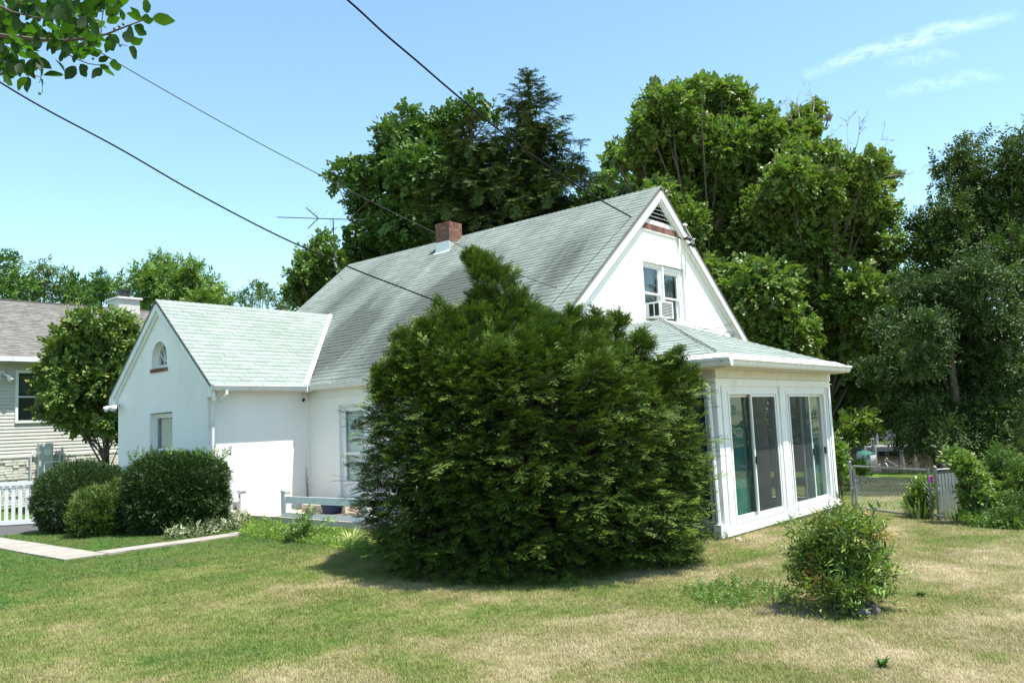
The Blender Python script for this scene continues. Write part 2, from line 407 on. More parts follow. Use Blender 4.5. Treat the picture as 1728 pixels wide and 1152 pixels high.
# ------------------------------------------------------------------ the white house
HB = (13.0, 12.0, 0.0)
house = thing('cottage', 'white stucco cottage with pale green shingle roofs, glazed sunroom and brick chimney', 'house', HB)
XF, YG = 11.65, 9.52           # main front wall plane, near gable wall plane
XE, ZE, SM = 11.42, 2.9, 0.83  # eave x, eave z, slope
XR = 16.47; ZR = ZE+SM*(XR-XE); XE2 = 2*XR-XE; XB = 2*XR-XF
YN0, YN1 = 9.4, 20.85
def FX(X, sgn=-1): return lambda a, b, c: (X+sgn*c, a, b)      # plane facing sgn X : a=Y b=Z c=outwards
def FY(Y, sgn=-1): return lambda a, b, c: (a, Y+sgn*c, b)      # plane facing sgn Y : a=X b=Z c=outwards
def fbox(m, P, a0, a1, b0, b1, c0, c1):
    m.hexa([P(a0, b0, c0), P(a1, b0, c0), P(a1, b0, c1), P(a0, b0, c1), P(a0, b1, c0), P(a1, b1, c0), P(a1, b1, c1), P(a0, b1, c1)])
def rect(a0, a1, b0, b1): return [(a0, b0), (a1, b0), (a1, b1), (a0, b1)]
def gz(x): return ZE+SM*(x-XE if x < XR else XE2-x)-0.08
# near gable wall (with window and triangular vent)
PG = FY(YG)
WX0, WX1, WZ0, WZ1 = 15.66, 17.47, 3.93, 5.29
VH = 6.2
VH = 6.17
vent = [(XR-0.82, VH+0.10), (XR+0.82, VH+0.10), (XR, VH+0.10+0.68)]
m = MB(); m.poly([(XF, -.1), (XB, -.1), (XB, gz(XB)), (XR, gz(XR)), (XF, gz(XF))], [rect(WX0, WX1, WZ0, WZ1), vent], PG, 0, -0.2)
m.build('wall', 'white_stucco', house)
# front wall (faces -X) with entry door
DY0, DY1, DZ0, DZ1 = 14.28, 15.22, 0.30, 2.42
m = MB(); m.poly([(YG+.2, -.1), (16.3, -.1), (16.3, ZE+.14), (YG+.2, ZE+.14)], [rect(DY0, DY1, DZ0, DZ1)], FX(XF), 0, -0.2)
m.build('wall', 'white_stucco', house)
m = MB(); m.poly([(YG+.2, -.5), (20.6, -.5), (20.6, ZE+.14), (YG+.2, ZE+.14)], [], FX(XB, 1), 0, -0.2)
m.build('wall', 'white_stucco', house)
m = MB(); m.poly([(XF, -.5), (XB, -.5), (XB, gz(XB)), (XR, gz(XR)), (XF, gz(XF))], [], FY(20.6, 1), 0, -0.2); m.build('wall', 'white_stucco', house)
# wing
WY0, WY1, WXf = 16.3, 20.5, 9.08
WR, WZR, WS = 18.4, 5.0, 0.875
def wz(y): return 2.9+WS*((y-16.0) if y < WR else (20.8-y))-0.08
PWF = FX(WXf)
arc = [(18.42+0.36*math.cos(t), 3.66+0.40*math.sin(t)) for t in np.linspace(0, math.pi, 17)]
arch = [(18.78, 3.44)]+[(a, b) for a, b in arc]+[(18.06, 3.44)]
m = MB(); m.poly([(WY0, -.1), (WY1, -.1), (WY1, wz(WY1)), (WR, wz(WR)), (WY0, wz(WY0))], [arch[::-1], rect(17.82, 18.88, 1.0, 2.43)], PWF, 0, -0.25)
m.build('wall', 'white_stucco', house)
m = MB(); m.poly([(WXf+.25, -.1), (XF+.2, -.1), (XF+.2, 2.96), (WXf+.25, 2.96)], [], FY(WY0), 0, -0.2); m.build('wall', 'white_stucco', house)
m = MB(); m.poly([(WXf+.25, -.1), (XF+.2, -.1), (XF+.2, 2.96), (WXf+.25, 2.96)], [], FY(WY1, 1), 0, -0.2); m.build('wall', 'white_stucco', house)

# --- shingle fields
TABW, EXPO = 0.305, 0.145
def tab_geo(a0, a1, b0, b1, s0, s1, th=0.011):
    # corners: bottom edge a0..a1 at s0, top edge b0..b1 at s1
    return ([(a0, s0, 0.0), (a1, s0, 0.0), (b1, s1, 0.0), (b0, s1, 0.0), (a0, s0, th), (a1, s0, th), (b1, s1, 0.002), (b0, s1, 0.002)],
            [(4, 5, 6, 7), (0, 1, 5, 4), (1, 2, 6, 5), (3, 0, 4, 7)])
SH = []      # (roof, frame matrix, local verts, faces, is_full, pixel area, mat)
def shingle_field(roof, origin, adir, udir, slen, interval, mat, shift=0.0):
    o = np.array(origin, float); a = np.array(adir, float); u = np.array(udir, float); a /= np.linalg.norm(a); u /= np.linalg.norm(u)
    n = np.cross(a, u)
    if n[2] < 0: n = -n
    nrow = int(slen/EXPO)+1
    for i in range(nrow):
        s0 = i*EXPO; s1 = min((i+1)*EXPO+0.02, slen); sm = min((i+1)*EXPO, slen)
        if s1-s0 < 0.03: continue
        off = (i % 2)*TABW/2+random.uniform(-.006, .006)+shift
        for (lo0, hi0), (lo1, hi1) in zip(interval(s0), interval(sm)):
            lo, hi = min(lo0, lo1), max(hi0, hi1); k = math.floor((lo-off)/TABW)
            while off+k*TABW < hi:
                p0, p1 = off+k*TABW+.003, off+(k+1)*TABW-.003; k += 1
                a0, a1 = max(p0, lo0), min(p1, hi0); b0, b1 = max(p0, lo1), min(p1, hi1)
                if a1-a0 < .01 and b1-b0 < .01: continue
                if a1 < a0: a0 = a1 = (min(max(p0, lo0), p1))
                if b1 < b0: b0 = b1 = (min(max(p0, lo1), p1))
                j = random.uniform(0, .004)
                vs, fs = tab_geo(a0-p0, a1-p0, b0-p0, b1-p0, -random.choice((0, 0, .003)), s1-s0)
                c = o+a*p0+u*s0+n*(0.012+j)
                W = [c+a*v[0]+u*v[1]+n*v[2] for v in vs]
                pp = proj(np.array(W[4:8])); x, y = pp[:, 0], pp[:, 1]
                area = 0.5*abs(np.dot(x, np.roll(y, -1))-np.dot(y, np.roll(x, -1)))
                facing = np.dot(CPOS-c, n) > 0
                hid = (600 < x.mean() < 1180 and y.mean() > 560+abs(x.mean()-880)*.12)
                if not facing or hid or x.mean() < 0 or x.mean() > 1728: area = 0
                SH.append((roof, (c, a, u, n), vs, fs, area, mat, W))
def roof_deck(name, quads, mat, th=0.05):
    m = MB()
    for q in quads:
        q = [Vector(v) for v in q]; nrm = (q[1]-q[0]).cross(q[2]-q[0]).normalized()
        if nrm.z < 0: nrm = -nrm
        k = len(q); vs = [v for v in q]+[v-nrm*th for v in q]
        m.add(vs, [tuple(range(k)), tuple(range(2*k-1, k-1, -1))]+[(i, (i+1) % k, k+(i+1) % k, k+i) for i in range(k)])
    return m.build(name, mat, house)
main_roof = roof_deck('roof', [[(XE, YN0, ZE), (XR, YN0, ZR), (XR, YN1, ZR), (XE, YN1, ZE)], [(XE2, YN0, ZE), (XR, YN0, ZR), (XR, YN1, ZR), (XE2, YN1, ZE)]], 'weathered_green_shingle', .06)
xv = XE+(WZR-2.9)/SM
wing_roof = roof_deck('roof', [[(WXf-.1, 16.0, 2.9), (XE, 16.0, 2.9), (xv, WR, WZR), (WXf-.1, WR, WZR)], [(WXf-.1, 20.8, 2.9), (XE, 20.8, 2.9), (xv, WR, WZR), (WXf-.1, WR, WZR)]], 'pale_green_shingle', .05)
SX0, SX1, SY0, SZE, SSL = 11.05, 16.01, 5.45, 2.62, 0.40
SXR = (SX0+SX1)/2; hw = (SX1-SX0)/2; SZR = SZE+SSL*hw
sun_roof = roof_deck('roof', [[(SX0, SY0, SZE), (SX1, SY0, SZE), (SXR, SY0+hw, SZR)], [(SX0, SY0, SZE), (SXR, SY0+hw, SZR), (SXR, YG, SZR), (SX0, YG, SZE)],
                              [(SX1, SY0, SZE), (SXR, SY0+hw, SZR), (SXR, YG, SZR), (SX1, YG, SZE)]], 'pale_green_shingle', .04)
cs = math.sqrt(1+SM*SM); lm = (XR-XE)*cs
def iv_main(s):
    z = ZE+SM*s/cs
    if z >= WZR: return [(YN0, YN1), (YN1, YN1)]
    e = (z-2.9)/WS; return [(YN0, 16.0+e), (20.8-e, YN1)]
shingle_field(main_roof, (XE, 0, ZE), (0, 1, 0), (1, 0, SM), lm, iv_main, 'weathered_green_shingle')
cw = math.sqrt(1+WS*WS); lw = (WR-16.0)*cw
shingle_field(wing_roof, (0, 16.0, 2.9), (1, 0, 0), (0, 1, WS), lw, lambda s: [(WXf-.1, XE+(WS*s/cw)/SM)], 'pale_green_shingle', 9.0)
c5 = math.sqrt(1+SSL*SSL)
shingle_field(sun_roof, (SX0, 0, SZE), (0, 1, 0), (1, 0, SSL), hw*c5, lambda s: [(SY0+s/c5, YG)], 'pale_green_shingle')
shingle_field(sun_roof, (0, SY0, SZE), (1, 0, 0), (0, 1, SSL), hw*c5, lambda s: [(SX0+s/c5, SX1-s/c5)], 'pale_green_shingle')
order = sorted(range(len(SH)), key=lambda i: -SH[i][4])[:296]; big = set(order)
shared = {}
rest = {}
for i, (roof, (c, a, u, n), vs, fs, area, mat, W) in enumerate(SH):
    if i in big:
        full = abs(vs[0][0]) < 1e-6 and abs(vs[1][0]-(TABW-.006)) < 1e-6 and abs(vs[2][0]-(TABW-.006)) < 1e-6 and abs(vs[3][0]) < 1e-6 and abs(vs[2][1]-EXPO-.02) < 1e-6
        key = (mat, vs[0][1]) if full else None
        if key and key in shared: me = shared[key]
        else:
            me = bpy.data.meshes.new('shingle'); me.from_pydata(vs, [], fs); me.materials.append(MATS[mat]); me.update()
            if key: shared[key] = me
        o = link('shingle', me, roof); b = base_of(roof)
        o.matrix_basis = Matrix(((a[0], u[0], n[0], c[0]-b[0]), (a[1], u[1], n[1], c[1]-b[1]), (a[2], u[2], n[2], c[2]-b[2]), (0, 0, 0, 1)))
    else:
        rest.setdefault(roof.name, (roof, mat, [], [], []))
        r = rest[roof.name]; k = len(r[2]); r[2].extend(W); r[3].extend([[q+k for q in f] for f in fs]); r[4].extend([random.random()]*8)
for roof, mat, V, Fc, tn in rest.values():
    o = np_mesh('shingle', V, Fc, mat, roof, kind='stuff')
    at = o.data.attributes.new('tint', 'FLOAT', 'POINT'); at.data.foreach_set('value', tn)
# ridge caps
def ridge_cap(p, q, d1, d2, roof, mat):
    p = Vector(p); q = Vector(q); L = (q-p).length; n = int(L/.145); d = (q-p)/n; d1 = Vector(d1)*.14; d2 = Vector(d2)*.14; m = MB()
    for i in range(n):
        a = p+d*i; b = a+d*1.05; u0 = Vector((0, 0, .030)); u1 = Vector((0, 0, .019))
        m.add([a+d1+u0, a+u0*1.1, a+d2+u0, b+d1+u1, b+u1, b+d2+u1, a+d1, a+d2], [(0, 1, 4, 3), (1, 2, 5, 4), (0, 6, 7, 2, 1)])
    m.build('ridge_cap', mat, roof)
ridge_cap((XR, YN0, ZR), (XR, YN1, ZR), (-.77, 0, -.64), (.77, 0, -.64), main_roof, 'weathered_green_shingle')
ridge_cap((WXf-.1, WR, WZR), (xv, WR, WZR), (0, -.75, -.66), (0, .75, -.66), wing_roof, 'pale_green_shingle')
ridge_cap((SX0, SY0, SZE), (SXR, SY0+hw, SZR), (-.93, 0, -.365), (0, -.93, -.365), sun_roof, 'pale_green_shingle')
ridge_cap((SX1, SY0, SZE), (SXR, SY0+hw, SZR), (.93, 0, -.365), (0, -.93, -.365), sun_roof, 'pale_green_shingle')
ridge_cap((SXR, SY0+hw, SZR), (SXR, YG, SZR), (-.93, 0, -.365), (.93, 0, -.365), sun_roof, 'pale_green_shingle')
# valley flashing, white
m = MB(); v0 = Vector((XE-.02, 16.0, 2.905)); v1 = Vector((xv, WR, WZR)); dd = v1-v0
wsl = Vector((-1, 0, 0)); msl = Vector((0, -1, 0))
up = Vector((0, 0, .042))
m.add([v0+wsl*.13+up, v0+up*.7, v0+msl*.02+up, v1+wsl*.10+up, v1+up*.7, v1+msl*.01+up, v0+wsl*.13, v1+wsl*.1], [(0, 1, 4, 3), (1, 2, 5, 4), (0, 3, 7, 6)])
m.build('valley_flashing', 'white_paint', house)

# --- rake boards, fascia, soffits
def rake(pts, P, w, c0, c1, mat, part='rake_board'):
    m = MB()
    for (a0, b0), (a1, b1) in zip(pts[:-1], pts[1:]):
        L = math.hypot(a1-a0, b1-b0); k = w*L/abs(a1-a0)
        m.hexa([P(a0, b0-k, c0), P(a1, b1-k, c0), P(a1, b1-k, c1), P(a0, b0-k, c1), P(a0, b0, c0), P(a1, b1, c0), P(a1, b1, c1), P(a0, b0, c1)])
    return m.build(part, mat, house)
rz = -0.068
for pts in ([(XE, ZE+rz), (XR, ZR+rz)], [(XR, ZR+rz), (XE2, ZE+rz)]):
    rake(pts, PG, 0.15, 0.075, 0.115, 'white_paint')
    rake([(p[0], p[1]-.0) for p in pts], PG, 0.21, -0.01, 0.072, 'white_paint', 'frieze_board')
    rake(pts, FY(20.6, 1), 0.2, 0.2, 0.24, 'white_paint')
for pts in ([(16.0, 2.9-.06), (WR, WZR-.06)], [(WR, WZR-.06), (20.8, 2.9-.06)]):
    rake(pts, PWF, 0.13, 0.055, 0.095, 'white_paint'); rake(pts, PWF, 0.20, -.01, 0.052, 'white_paint', 'frieze_board')
# drip edge, thin brown line at the shingle edge of the rakes
for pts, P, c in (([(XE, ZE-.004), (XR, ZR-.004)], PG, .118), ([(XR, ZR-.004), (XE2, ZE-.004)], PG, .118), ([(16.0, 2.9-.0), (WR, WZR-.0)], PWF, .1), ([(WR, WZR), (20.8, 2.9)], PWF, .1)):
    rake(pts, P, 0.018, c-.04, c+.006, 'mat_brown', 'drip_edge')
# soffits (eaves)
m = MB(); m.box(XE, XF, YG+.02, 16.05, ZE-.10, ZE-.075); m.build('soffit', 'white_paint', house)
m = MB(); m.box(WXf+.01, XE-.002, 16.0, WY0, ZE-.10, ZE-.075); m.build('soffit', 'white_paint', house)
m = MB(); m.box(XF-.03, XF, YG+.02, 16.27, ZE-.30, ZE-.10); m.build('frieze_board', 'white_paint', house)
# eave returns at the wing gable
m = MB(); m.box(WXf-.088, WXf+.0, 16.003, 16.297, 2.66, 2.85); m.build('eave_return', 'white_paint', house)
m = MB(); m.box(WXf-.088, WXf+.0, 20.503, 20.797, 2.66, 2.85); m.build('eave_return', 'white_paint', house)

def gutter(p, q, out, name='gutter'):
    """K-style gutter open at the top, from p to q, out = outward unit vector"""
    prof = [(0, 0), (0, -.115), (.055, -.125), (.085, -.10), (.10, -.05), (.125, -.03), (.125, 0), (.118, 0), (.118, -.025), (.092, -.045), (.078, -.092), (.05, -.115), (.008, -.108), (.008, 0)]
    p = Vector(p); q = Vector(q); out = Vector(out); n = len(prof)
    vs = [b+out*a+Vector((0, 0, z)) for b in (p, q) for a, z in prof]
    m = MB(); m.add(vs, [(i, (i+1) % n, n+(i+1) % n, n+i) for i in range(n)])
    for b in (p, q):
        m.add([b+out*a+Vector((0, 0, z)) for a, z in prof[:7]], [tuple(range(7))])
    g = m.build(name, 'gutter_paint', house)
    L = (q-p).length; k = max(1, int(L/1.3)); d = (q-p)/L
    for i in range(k):
        c = p+d*(L*(i+.5)/k); a = MB(); a.beam(c+Vector((0, 0, .002)), c+out*.132+Vector((0, 0, .002)), .022, .012); a.beam(c+out*.128+Vector((0, 0, .008)), c+out*.128-Vector((0, 0, .03)), .022, .008, up=tuple(d))
        a.build('gutter_strap', 'white_paint', g)
    return g
gutter((XE-.005, 9.38, ZE+.03), (XE-.005, 15.86, ZE+.01), (-1, 0, 0))
gutter((WXf-.1, 15.995, ZE+.01), (XE-.135, 15.995, ZE+.01), (0, -1, 0))
gutter((WXf-.0, 20.805, ZE+.01), (XE, 20.805, ZE+.01), (0, 1, 0))
gutter((SX0-.005, SY0-.13, SZE+.012), (SX0-.005, YG-.1, SZE+.012), (-1, 0, 0))
gutter((SX0-.004, SY0-.005, SZE+.0125), (SX1+.0, SY0-.005, SZE+.01), (0, -1, 0))
m = MB(); m.box(XE-.16, XE-.0, 15.85, 16.0, ZE-.14, ZE+.02); m.build('gutter_joint', 'gutter_paint', house)
# gutter apron flashing (white strip along sunroom eaves)
m = MB(); m.add([(SX0-.01, SY0-.01, SZE+.028), (SX1, SY0-.01, SZE+.028), (SX1-.14, SY0+.13, SZE+.10), (SX0+.14, SY0+.13, SZE+.10)], [(0, 1, 2, 3)])
m.add([(SX0-.01, SY0-.01, SZE+.028), (SX0+.14, SY0+.13, SZE+.10), (SX0+.14, YG, SZE+.10), (SX0-.01, YG, SZE+.028)], [(0, 1, 2, 3)]); m.build('drip_edge', 'white_paint', sun_roof)
def downspout(pts, bottom):
    m = MB()
    for i, (p, q) in enumerate(zip(pts[:-1], pts[1:])):
        m.tube([p, q], .038, 8)
    o = m.build('downspout', 'gutter_paint', house, smooth=False)
    if bottom:
        e = pts[-1]; a = MB(); a.box(e[0]-.06, e[0]+.06, e[1]-.06, e[1]+.06, e[2]-.02, e[2]+.18); a.build('downspout_collar', 'gutter_paint', o)
    return o
downspout([(WXf+.22, 15.93, 2.80), (WXf+.22, 15.93, 2.70), (WXf+.06, 16.2, 2.52), (WXf+.06, 16.24, 0.05)], False)
m = MB(); m.box(WXf-.03, WXf+.12, 16.14, 16.29, 2.66, 2.80); m.build('corner_cap', 'gutter_paint', house)
downspout([(SX0-.06, 5.95, 2.52), (SX0-.06, 5.95, 2.42), (SX0+.20, 5.86, 2.24), (SX0+.24, 5.84, 0.04)], True)

# --- arched window in the wing gable
m = MB()
def ring(cx, cz, r0, r1, rz0, rz1, P, c0, c1, n=16):
    for i in range(n):
        t0, t1 = math.pi*i/n, math.pi*(i+1)/n
        q = lambda r, rz, t, c: P(cx+r*math.cos(t), cz+rz*math.sin(t), c)
        m.hexa([q(r0, rz0, t0, c0), q(r1, rz1, t0, c0), q(r1, rz1, t0, c1), q(r0, rz0, t0, c1), q(r0, rz0, t1, c0), q(r1, rz1, t1, c0), q(r1, rz1, t1, c1), q(r0, rz0, t1, c1)])
ring(18.42, 3.66, .30, .36, .34, .40, PWF, -.22, -.14)
fbox(m, PWF, 18.06, 18.12, 3.52, 3.66, -.22, -.14); fbox(m, PWF, 18.72, 18.78, 3.52, 3.66, -.22, -.14); fbox(m, PWF, 18.06, 18.78, 3.44, 3.53, -.22, -.12)
aw = m.build('arched_window', 'white_paint', house)
m = MB(); m.poly([(18.42+.31*math.cos(t), 3.66+.35*math.sin(t)) for t in np.linspace(0, math.pi, 13)]+[(18.11, 3.52), (18.73, 3.52)], [], PWF, -.19, -.195); m.build('pane', 'window_glass', aw)
for t in np.linspace(0, math.pi, 7)[1:-1]:
    m = MB(); c = (18.42, 3.55); e = (18.42+.33*math.cos(t), 3.66+.36*math.sin(t)); s = (18.42+.08*math.cos(t), 3.55+.08*math.sin(t))
    m.beam(PWF(s[0], s[1], -.17), PWF(e[0], e[1], -.17), .022, .03, up=(1, 0, 0)); m.build('muntin', 'white_paint', aw)
m = MB(); ring(18.42, 3.55, .06, .10, .06, .10, PWF, -.19, -.155, 8); m.build('muntin', 'white_paint', aw)
sill = MB(); fbox(sill, PWF, 18.02, 18.82, 3.365, 3.435, -.2, .012); sill = sill.build('brick_sill', 'mortar', house)
for k in range(11):
    a = MB(); y = 18.015+k*.0735; fbox(a, PWF, y, y+.064, 3.36+random.uniform(-.003, .003), 3.44, -.18, .035+random.uniform(-.004, .004)); a.build('brick', 'brick_red', sill)

# --- windows
def dh_window(P, a0, a1, b0, b1, depth, meet, curtain, name='window', frame='white_paint', fr=.05):
    """double hung window set back by depth; meet = height of the meeting rail"""
    m = MB(); d = -depth
    for r in ((a0, a0+fr, b0, b1), (a1-fr, a1, b0, b1), (a0+fr, a1-fr, b1-fr, b1), (a0+fr, a1-fr, b0, b0+fr)): fbox(m, P, *r, d-.08, d+.02)
    w = m.build(name, frame, house)
    def sash(z0, z1, c):
        s = MB(); t = .042
        for r in ((a0+fr, a0+fr+t, z0, z1), (a1-fr-t, a1-fr, z0, z1), (a0+fr+t, a1-fr-t, z1-t, z1), (a0+fr+t, a1-fr-t, z0, z0+t)): fbox(s, P, *r, c-.035, c)
        s.build('sash', 'vinyl_white', w); g = MB(); fbox(g, P, a0+fr+t, a1-fr-t, z0+t, z1-t, c-.022, c-.018); g.build('pane', 'window_glass', w)
    sash(meet-.02, b1-fr, d-.005); sash(b0+fr, meet+.025, d-.042)
    if curtain:
        c = MB(); n = 44
        pts = [(a0+fr+(a1-a0-2*fr)*i/n, d-.13-.018*math.sin(i*1.7)-.008*math.sin(i*.7)) for i in range(n+1)]
        vs = [P(a, b0+fr, cc) for a, cc in pts]+[P(a, b1-fr, cc) for a, cc in pts]
        c.add(vs, [(i, i+1, n+2+i, n+1+i) for i in range(n)]); c.build('curtain', curtain, w)
    return w
dh_window(PWF, 17.82, 18.88, 1.02, 2.41, .12, 1.60, 'curtain_white')
# double window of the near gable
mx = 16.49
wl = dh_window(PG, WX0+.01, mx, WZ0+.02, WZ1-.02, .07, 4.60, 'curtain_grey')
wr = dh_window(PG, mx+.06, WX1-.14, WZ0+.02, WZ1-.10, .07, 4.55, 'curtain_grey')
m = MB(); fbox(m, PG, mx, mx+.06, WZ0+.02, WZ1-.02, -.12, -.01); fbox(m, PG, WX1-.14, WX1-.07, WZ0+.02, WZ1-.1, -.13, -.03); fbox(m, PG, WX1-.07, WX1-.005, WZ0+.02, WZ1-.02, -.15, -.055)
fbox(m, PG, mx+.06, WX1-.07, WZ1-.1, WZ1-.02, -.13, -.035); fbox(m, PG, WX0+.01, mx, WZ1-.018, WZ1-.001, -.13, -.02); m.build('window_trim', 'white_paint', house)
m = MB(); fbox(m, PG, WX0-.03, WX1+.03, WZ0-.05, WZ0+.015, -.15, .05); m.build('window_sill', 'white_paint', house)
# air conditioner
AX0, AX1, AZ0, AZ1, AC = 15.72, 16.25, 3.99, 4.36, .34
m = MB(); fbox(m, PG, AX0+.01, AX1-.01, AZ0+.01, AZ1-.01, -.1, AC-.01)
ac = m.build('air_conditioner', 'white_paint', None, base=(16.0, YG, AZ0)); props(ac, 'white window air conditioner under the left sash of the upstairs gable window', 'air conditioner')
m = MB()
for r in ((AX0, AX0+.035, AZ0, AZ1), (AX1-.035, AX1, AZ0, AZ1), (AX0+.035, AX1-.035, AZ1-.03, AZ1), (AX0+.035, AX1-.035, AZ0, AZ0+.03)): fbox(m, PG, *r, AC-.02, AC+.012)
m.build('front_frame', 'white_paint', ac)
m = MB(); fbox(m, PG, AX0+.035, AX1-.035, AZ0+.03, AZ1-.03, AC-.012, AC-.006); m.build('coil_panel', 'dark_void', ac)
for k in range(9):
    a = MB(); z = AZ0+.05+k*.033; fbox(a, PG, AX0+.036, AX1-.036, z, z+.014, AC-.005, AC+.01); a.build('louver', 'grey_box', ac)
PL = FX(AX0)
for (y0, y1) in ((YG-.29, YG-.19), (YG-.16, YG-.05)):
    a = MB(); a.box(AX0+.004, AX0+.02, y0, y1, AZ0+.05, AZ1-.05); a.build('side_vent', 'dark_void', ac)
# triangular louvre vent
m = MB(); m.poly([(XR-.84, VH+.09), (XR+.84, VH+.09), (XR, VH+.09+.70)], [], PG, -.17, -.19); vt = m.build('gable_vent', 'dark_void', house)
for k in range(6):
    z = VH+.11+k*.093; half = (VH+.10+.68-z-.03)/(.68)*.82
    a = MB(); a.hexa([PG(XR-half, z, -.01), PG(XR+half, z, -.01), PG(XR+half, z+.045, -.10), PG(XR-half, z+.045, -.10), PG(XR-half, z+.012, -.005), PG(XR+half, z+.012, -.005), PG(XR+half, z+.057, -.095), PG(XR-half, z+.057, -.095)])
    a.build('louver', 'white_paint', vt)
m = MB(); fbox(m, PG, XR-.76, XR+.78, VH+.005, VH+.085, -.005, .02); m.build('vent_sill', 'old_paint', house)
br = MB(); fbox(br, PG, XR-.85, XR+.88, VH-.13, VH-.005, -.005, .012); br = br.build('brick_course', 'mortar', house)
for k in range(23):
    a = MB(); x = XR-.85+k*.0753; fbox(a, PG, x, x+.064, VH-.128+random.uniform(-.006, .004), VH-.004, 0, .03+random.uniform(-.004, .004)); a.build('brick', 'brick_red', br)
m = MB(); fbox(m, PG, XR-.87, XR+.90, VH-.175, VH-.135, -.005, .022); m.build('ledge', 'old_paint', house)

# --- front door: white storm door over a panelled door
PD = FX(XF)
m = MB()
for r in ((DY0, DY0+.06, DZ0, DZ1), (DY1-.06, DY1, DZ0, DZ1), (DY0+.06, DY1-.06, DZ1-.06, DZ1)): fbox(m, PD, *r, -.19, -.06)
m.build('door_frame', 'white_paint', house)
m = MB(); fbox(m, PD, DY0+.06, DY1-.06, DZ0+.02, DZ1-.06, -.19, -.15); fbox(m, PD, DY0+.17, DY1-.17, DZ0+.15, DZ0+.8, -.15, -.14); dr = m.build('door', 'vinyl_white', house)
m = MB(); 
m.poly([(14.75+.24*math.cos(t), 1.86+.24*math.sin(t)) for t in np.linspace(0, math.pi, 11)], [], PD, -.146, -.149); m.build('fan_light', 'dark_void', dr)
for t in (math.pi/4, math.pi/2, 3*math.pi/4):
    a = MB(); a.beam(PD(14.75, 1.86, -.143), PD(14.75+.24*math.cos(t), 1.86+.24*math.sin(t), -.143), .012, .014, up=(1, 0, 0)); a.build('muntin', 'vinyl_white', dr)
m = MB()
for r in ((DY0+.06, DY0+.15, DZ0+.02, DZ1-.07), (DY1-.15, DY1-.06, DZ0+.02, DZ1-.07), (DY0+.15, DY1-.15, DZ1-.15, DZ1-.07), (DY0+.15, DY1-.15, 1.30, 1.36), (DY0+.15, DY1-.15, DZ0+.02, DZ0+.42)): fbox(m, PD, *r, -.10, -.065)
sd = m.build('storm_door', 'vinyl_white', house)
m = MB(); fbox(m, PD, DY0+.15, DY1-.15, 1.36, DZ1-.15, -.085, -.082); m.build('pane', 'window_glass', sd)
m = MB(); fbox(m, PD, DY0+.15, DY1-.15, DZ0+.42, 1.30, -.085, -.082); m.build('pane', 'window_glass', sd)
m = MB(); m.box(XF-.9, XF-.01, 13.9, 15.4, .13, .30); m.build('door_step', 'patio_concrete', house)

# --- sunroom
SFX, SFY, SXB = 11.38, 5.80, 16.00
PS, PSL = FY(SFY), FX(SFX)
D1, D2 = (11.76, 13.58), (13.95, 15.74); DB, DT = .17, 2.17
m = MB(); m.poly([(SFX, .0), (SXB, .0), (SXB, 2.50), (SFX, 2.50)], [rect(D1[0], D1[1], DB, DT), rect(D2[0], D2[1], DB, DT)], PS, 0, -.14); m.build('wall', 'white_paint', house)
LD = (5.945, 7.80)
m = MB(); m.poly([(SFY+.14, .0), (YG-.003, .0), (YG-.003, 2.50), (SFY+.14, 2.50)], [rect(LD[0], LD[1], DB, DT)], PSL, 0, -.14); m.build('wall', 'white_paint', house)
m = MB(); m.poly([(SFY+.14, -.2), (YG-.003, -.2), (YG-.003, 2.50), (SFY+.14, 2.50)], [rect(6.1, 7.9, DB, DT)], FX(SXB, 1), 0, -.14); m.build('wall', 'white_paint', house)
m = MB(); m.box(SFX-.01, SXB+.01, SFY-.012, YG-.01, -.3, .02); m.box(SFX+.2, SXB-.2, SFY+.2, YG-.05, .02, .12); m.build('foundation', 'patio_concrete', house)
m = MB(); m.box(SX0+.02, SX1-.0, SY0+.02, YG-.01, 2.50, 2.53); m.build('soffit', 'beige_fascia', house)
m = MB(); m.box(SFX+.14, SXB-.14, SFY+.14, YG-.02, 2.44, 2.495); m.build('ceiling', 'room_inner', house)
# trim on the two visible faces
m = MB(); fbox(m, PS, SFX-.03, SXB+.03, 2.37, 2.499, 0, .035); fbox(m, PSL, SFY+.0, YG-.02, 2.37, 2.499, .002, .035); m.build('frieze_board', 'beige_fascia', house)
for (a0, a1, b0, b1) in ((SFX-.02, SXB+.02, 2.25, 2.365), (SFX-.022, SFX+.12, .13, 2.25), (SFX+.16, D1[0]-.05, .13, 2.25), (D1[1]+.08, D2[0]-.07, .13, 2.25), (D2[1]+.08, D2[1]+.16, .13, 2.25), (SXB-.13, SXB+.022, .13, 2.25)):
    a = MB(); fbox(a, PS, a0, a1, b0, b1, 0, .022); a.build('trim_board', 'white_paint', house)
for (a0, a1, b0, b1) in ((SFY+.0, YG-.02, 2.25, 2.365), (SFY+.0, SFY+.12, .13, 2.25), (LD[1]+.05, LD[1]+.2, .13, 2.25)):
    a = MB(); fbox(a, PSL, a0, a1, b0, b1, .002, .024); a.build('trim_board', 'white_paint', house)
m = MB(); m.hexa([(SFX-.05, SFY-.07, .04), (SXB+.05, SFY-.07, .04), (SXB+.05, SFY+.01, .04), (SFX-.05, SFY+.01, .04), (SFX-.05, SFY-.07, .09), (SXB+.05, SFY-.07, .09), (SXB+.05, SFY-.003, .16), (SFX-.05, SFY-.003, .16)])
m.build('door_sill', 'old_paint', house)
m = MB(); m.box(SFX-.06, SFX, SFY-.0, YG-.05, .04, .12); m.build('door_sill', 'old_paint', house)

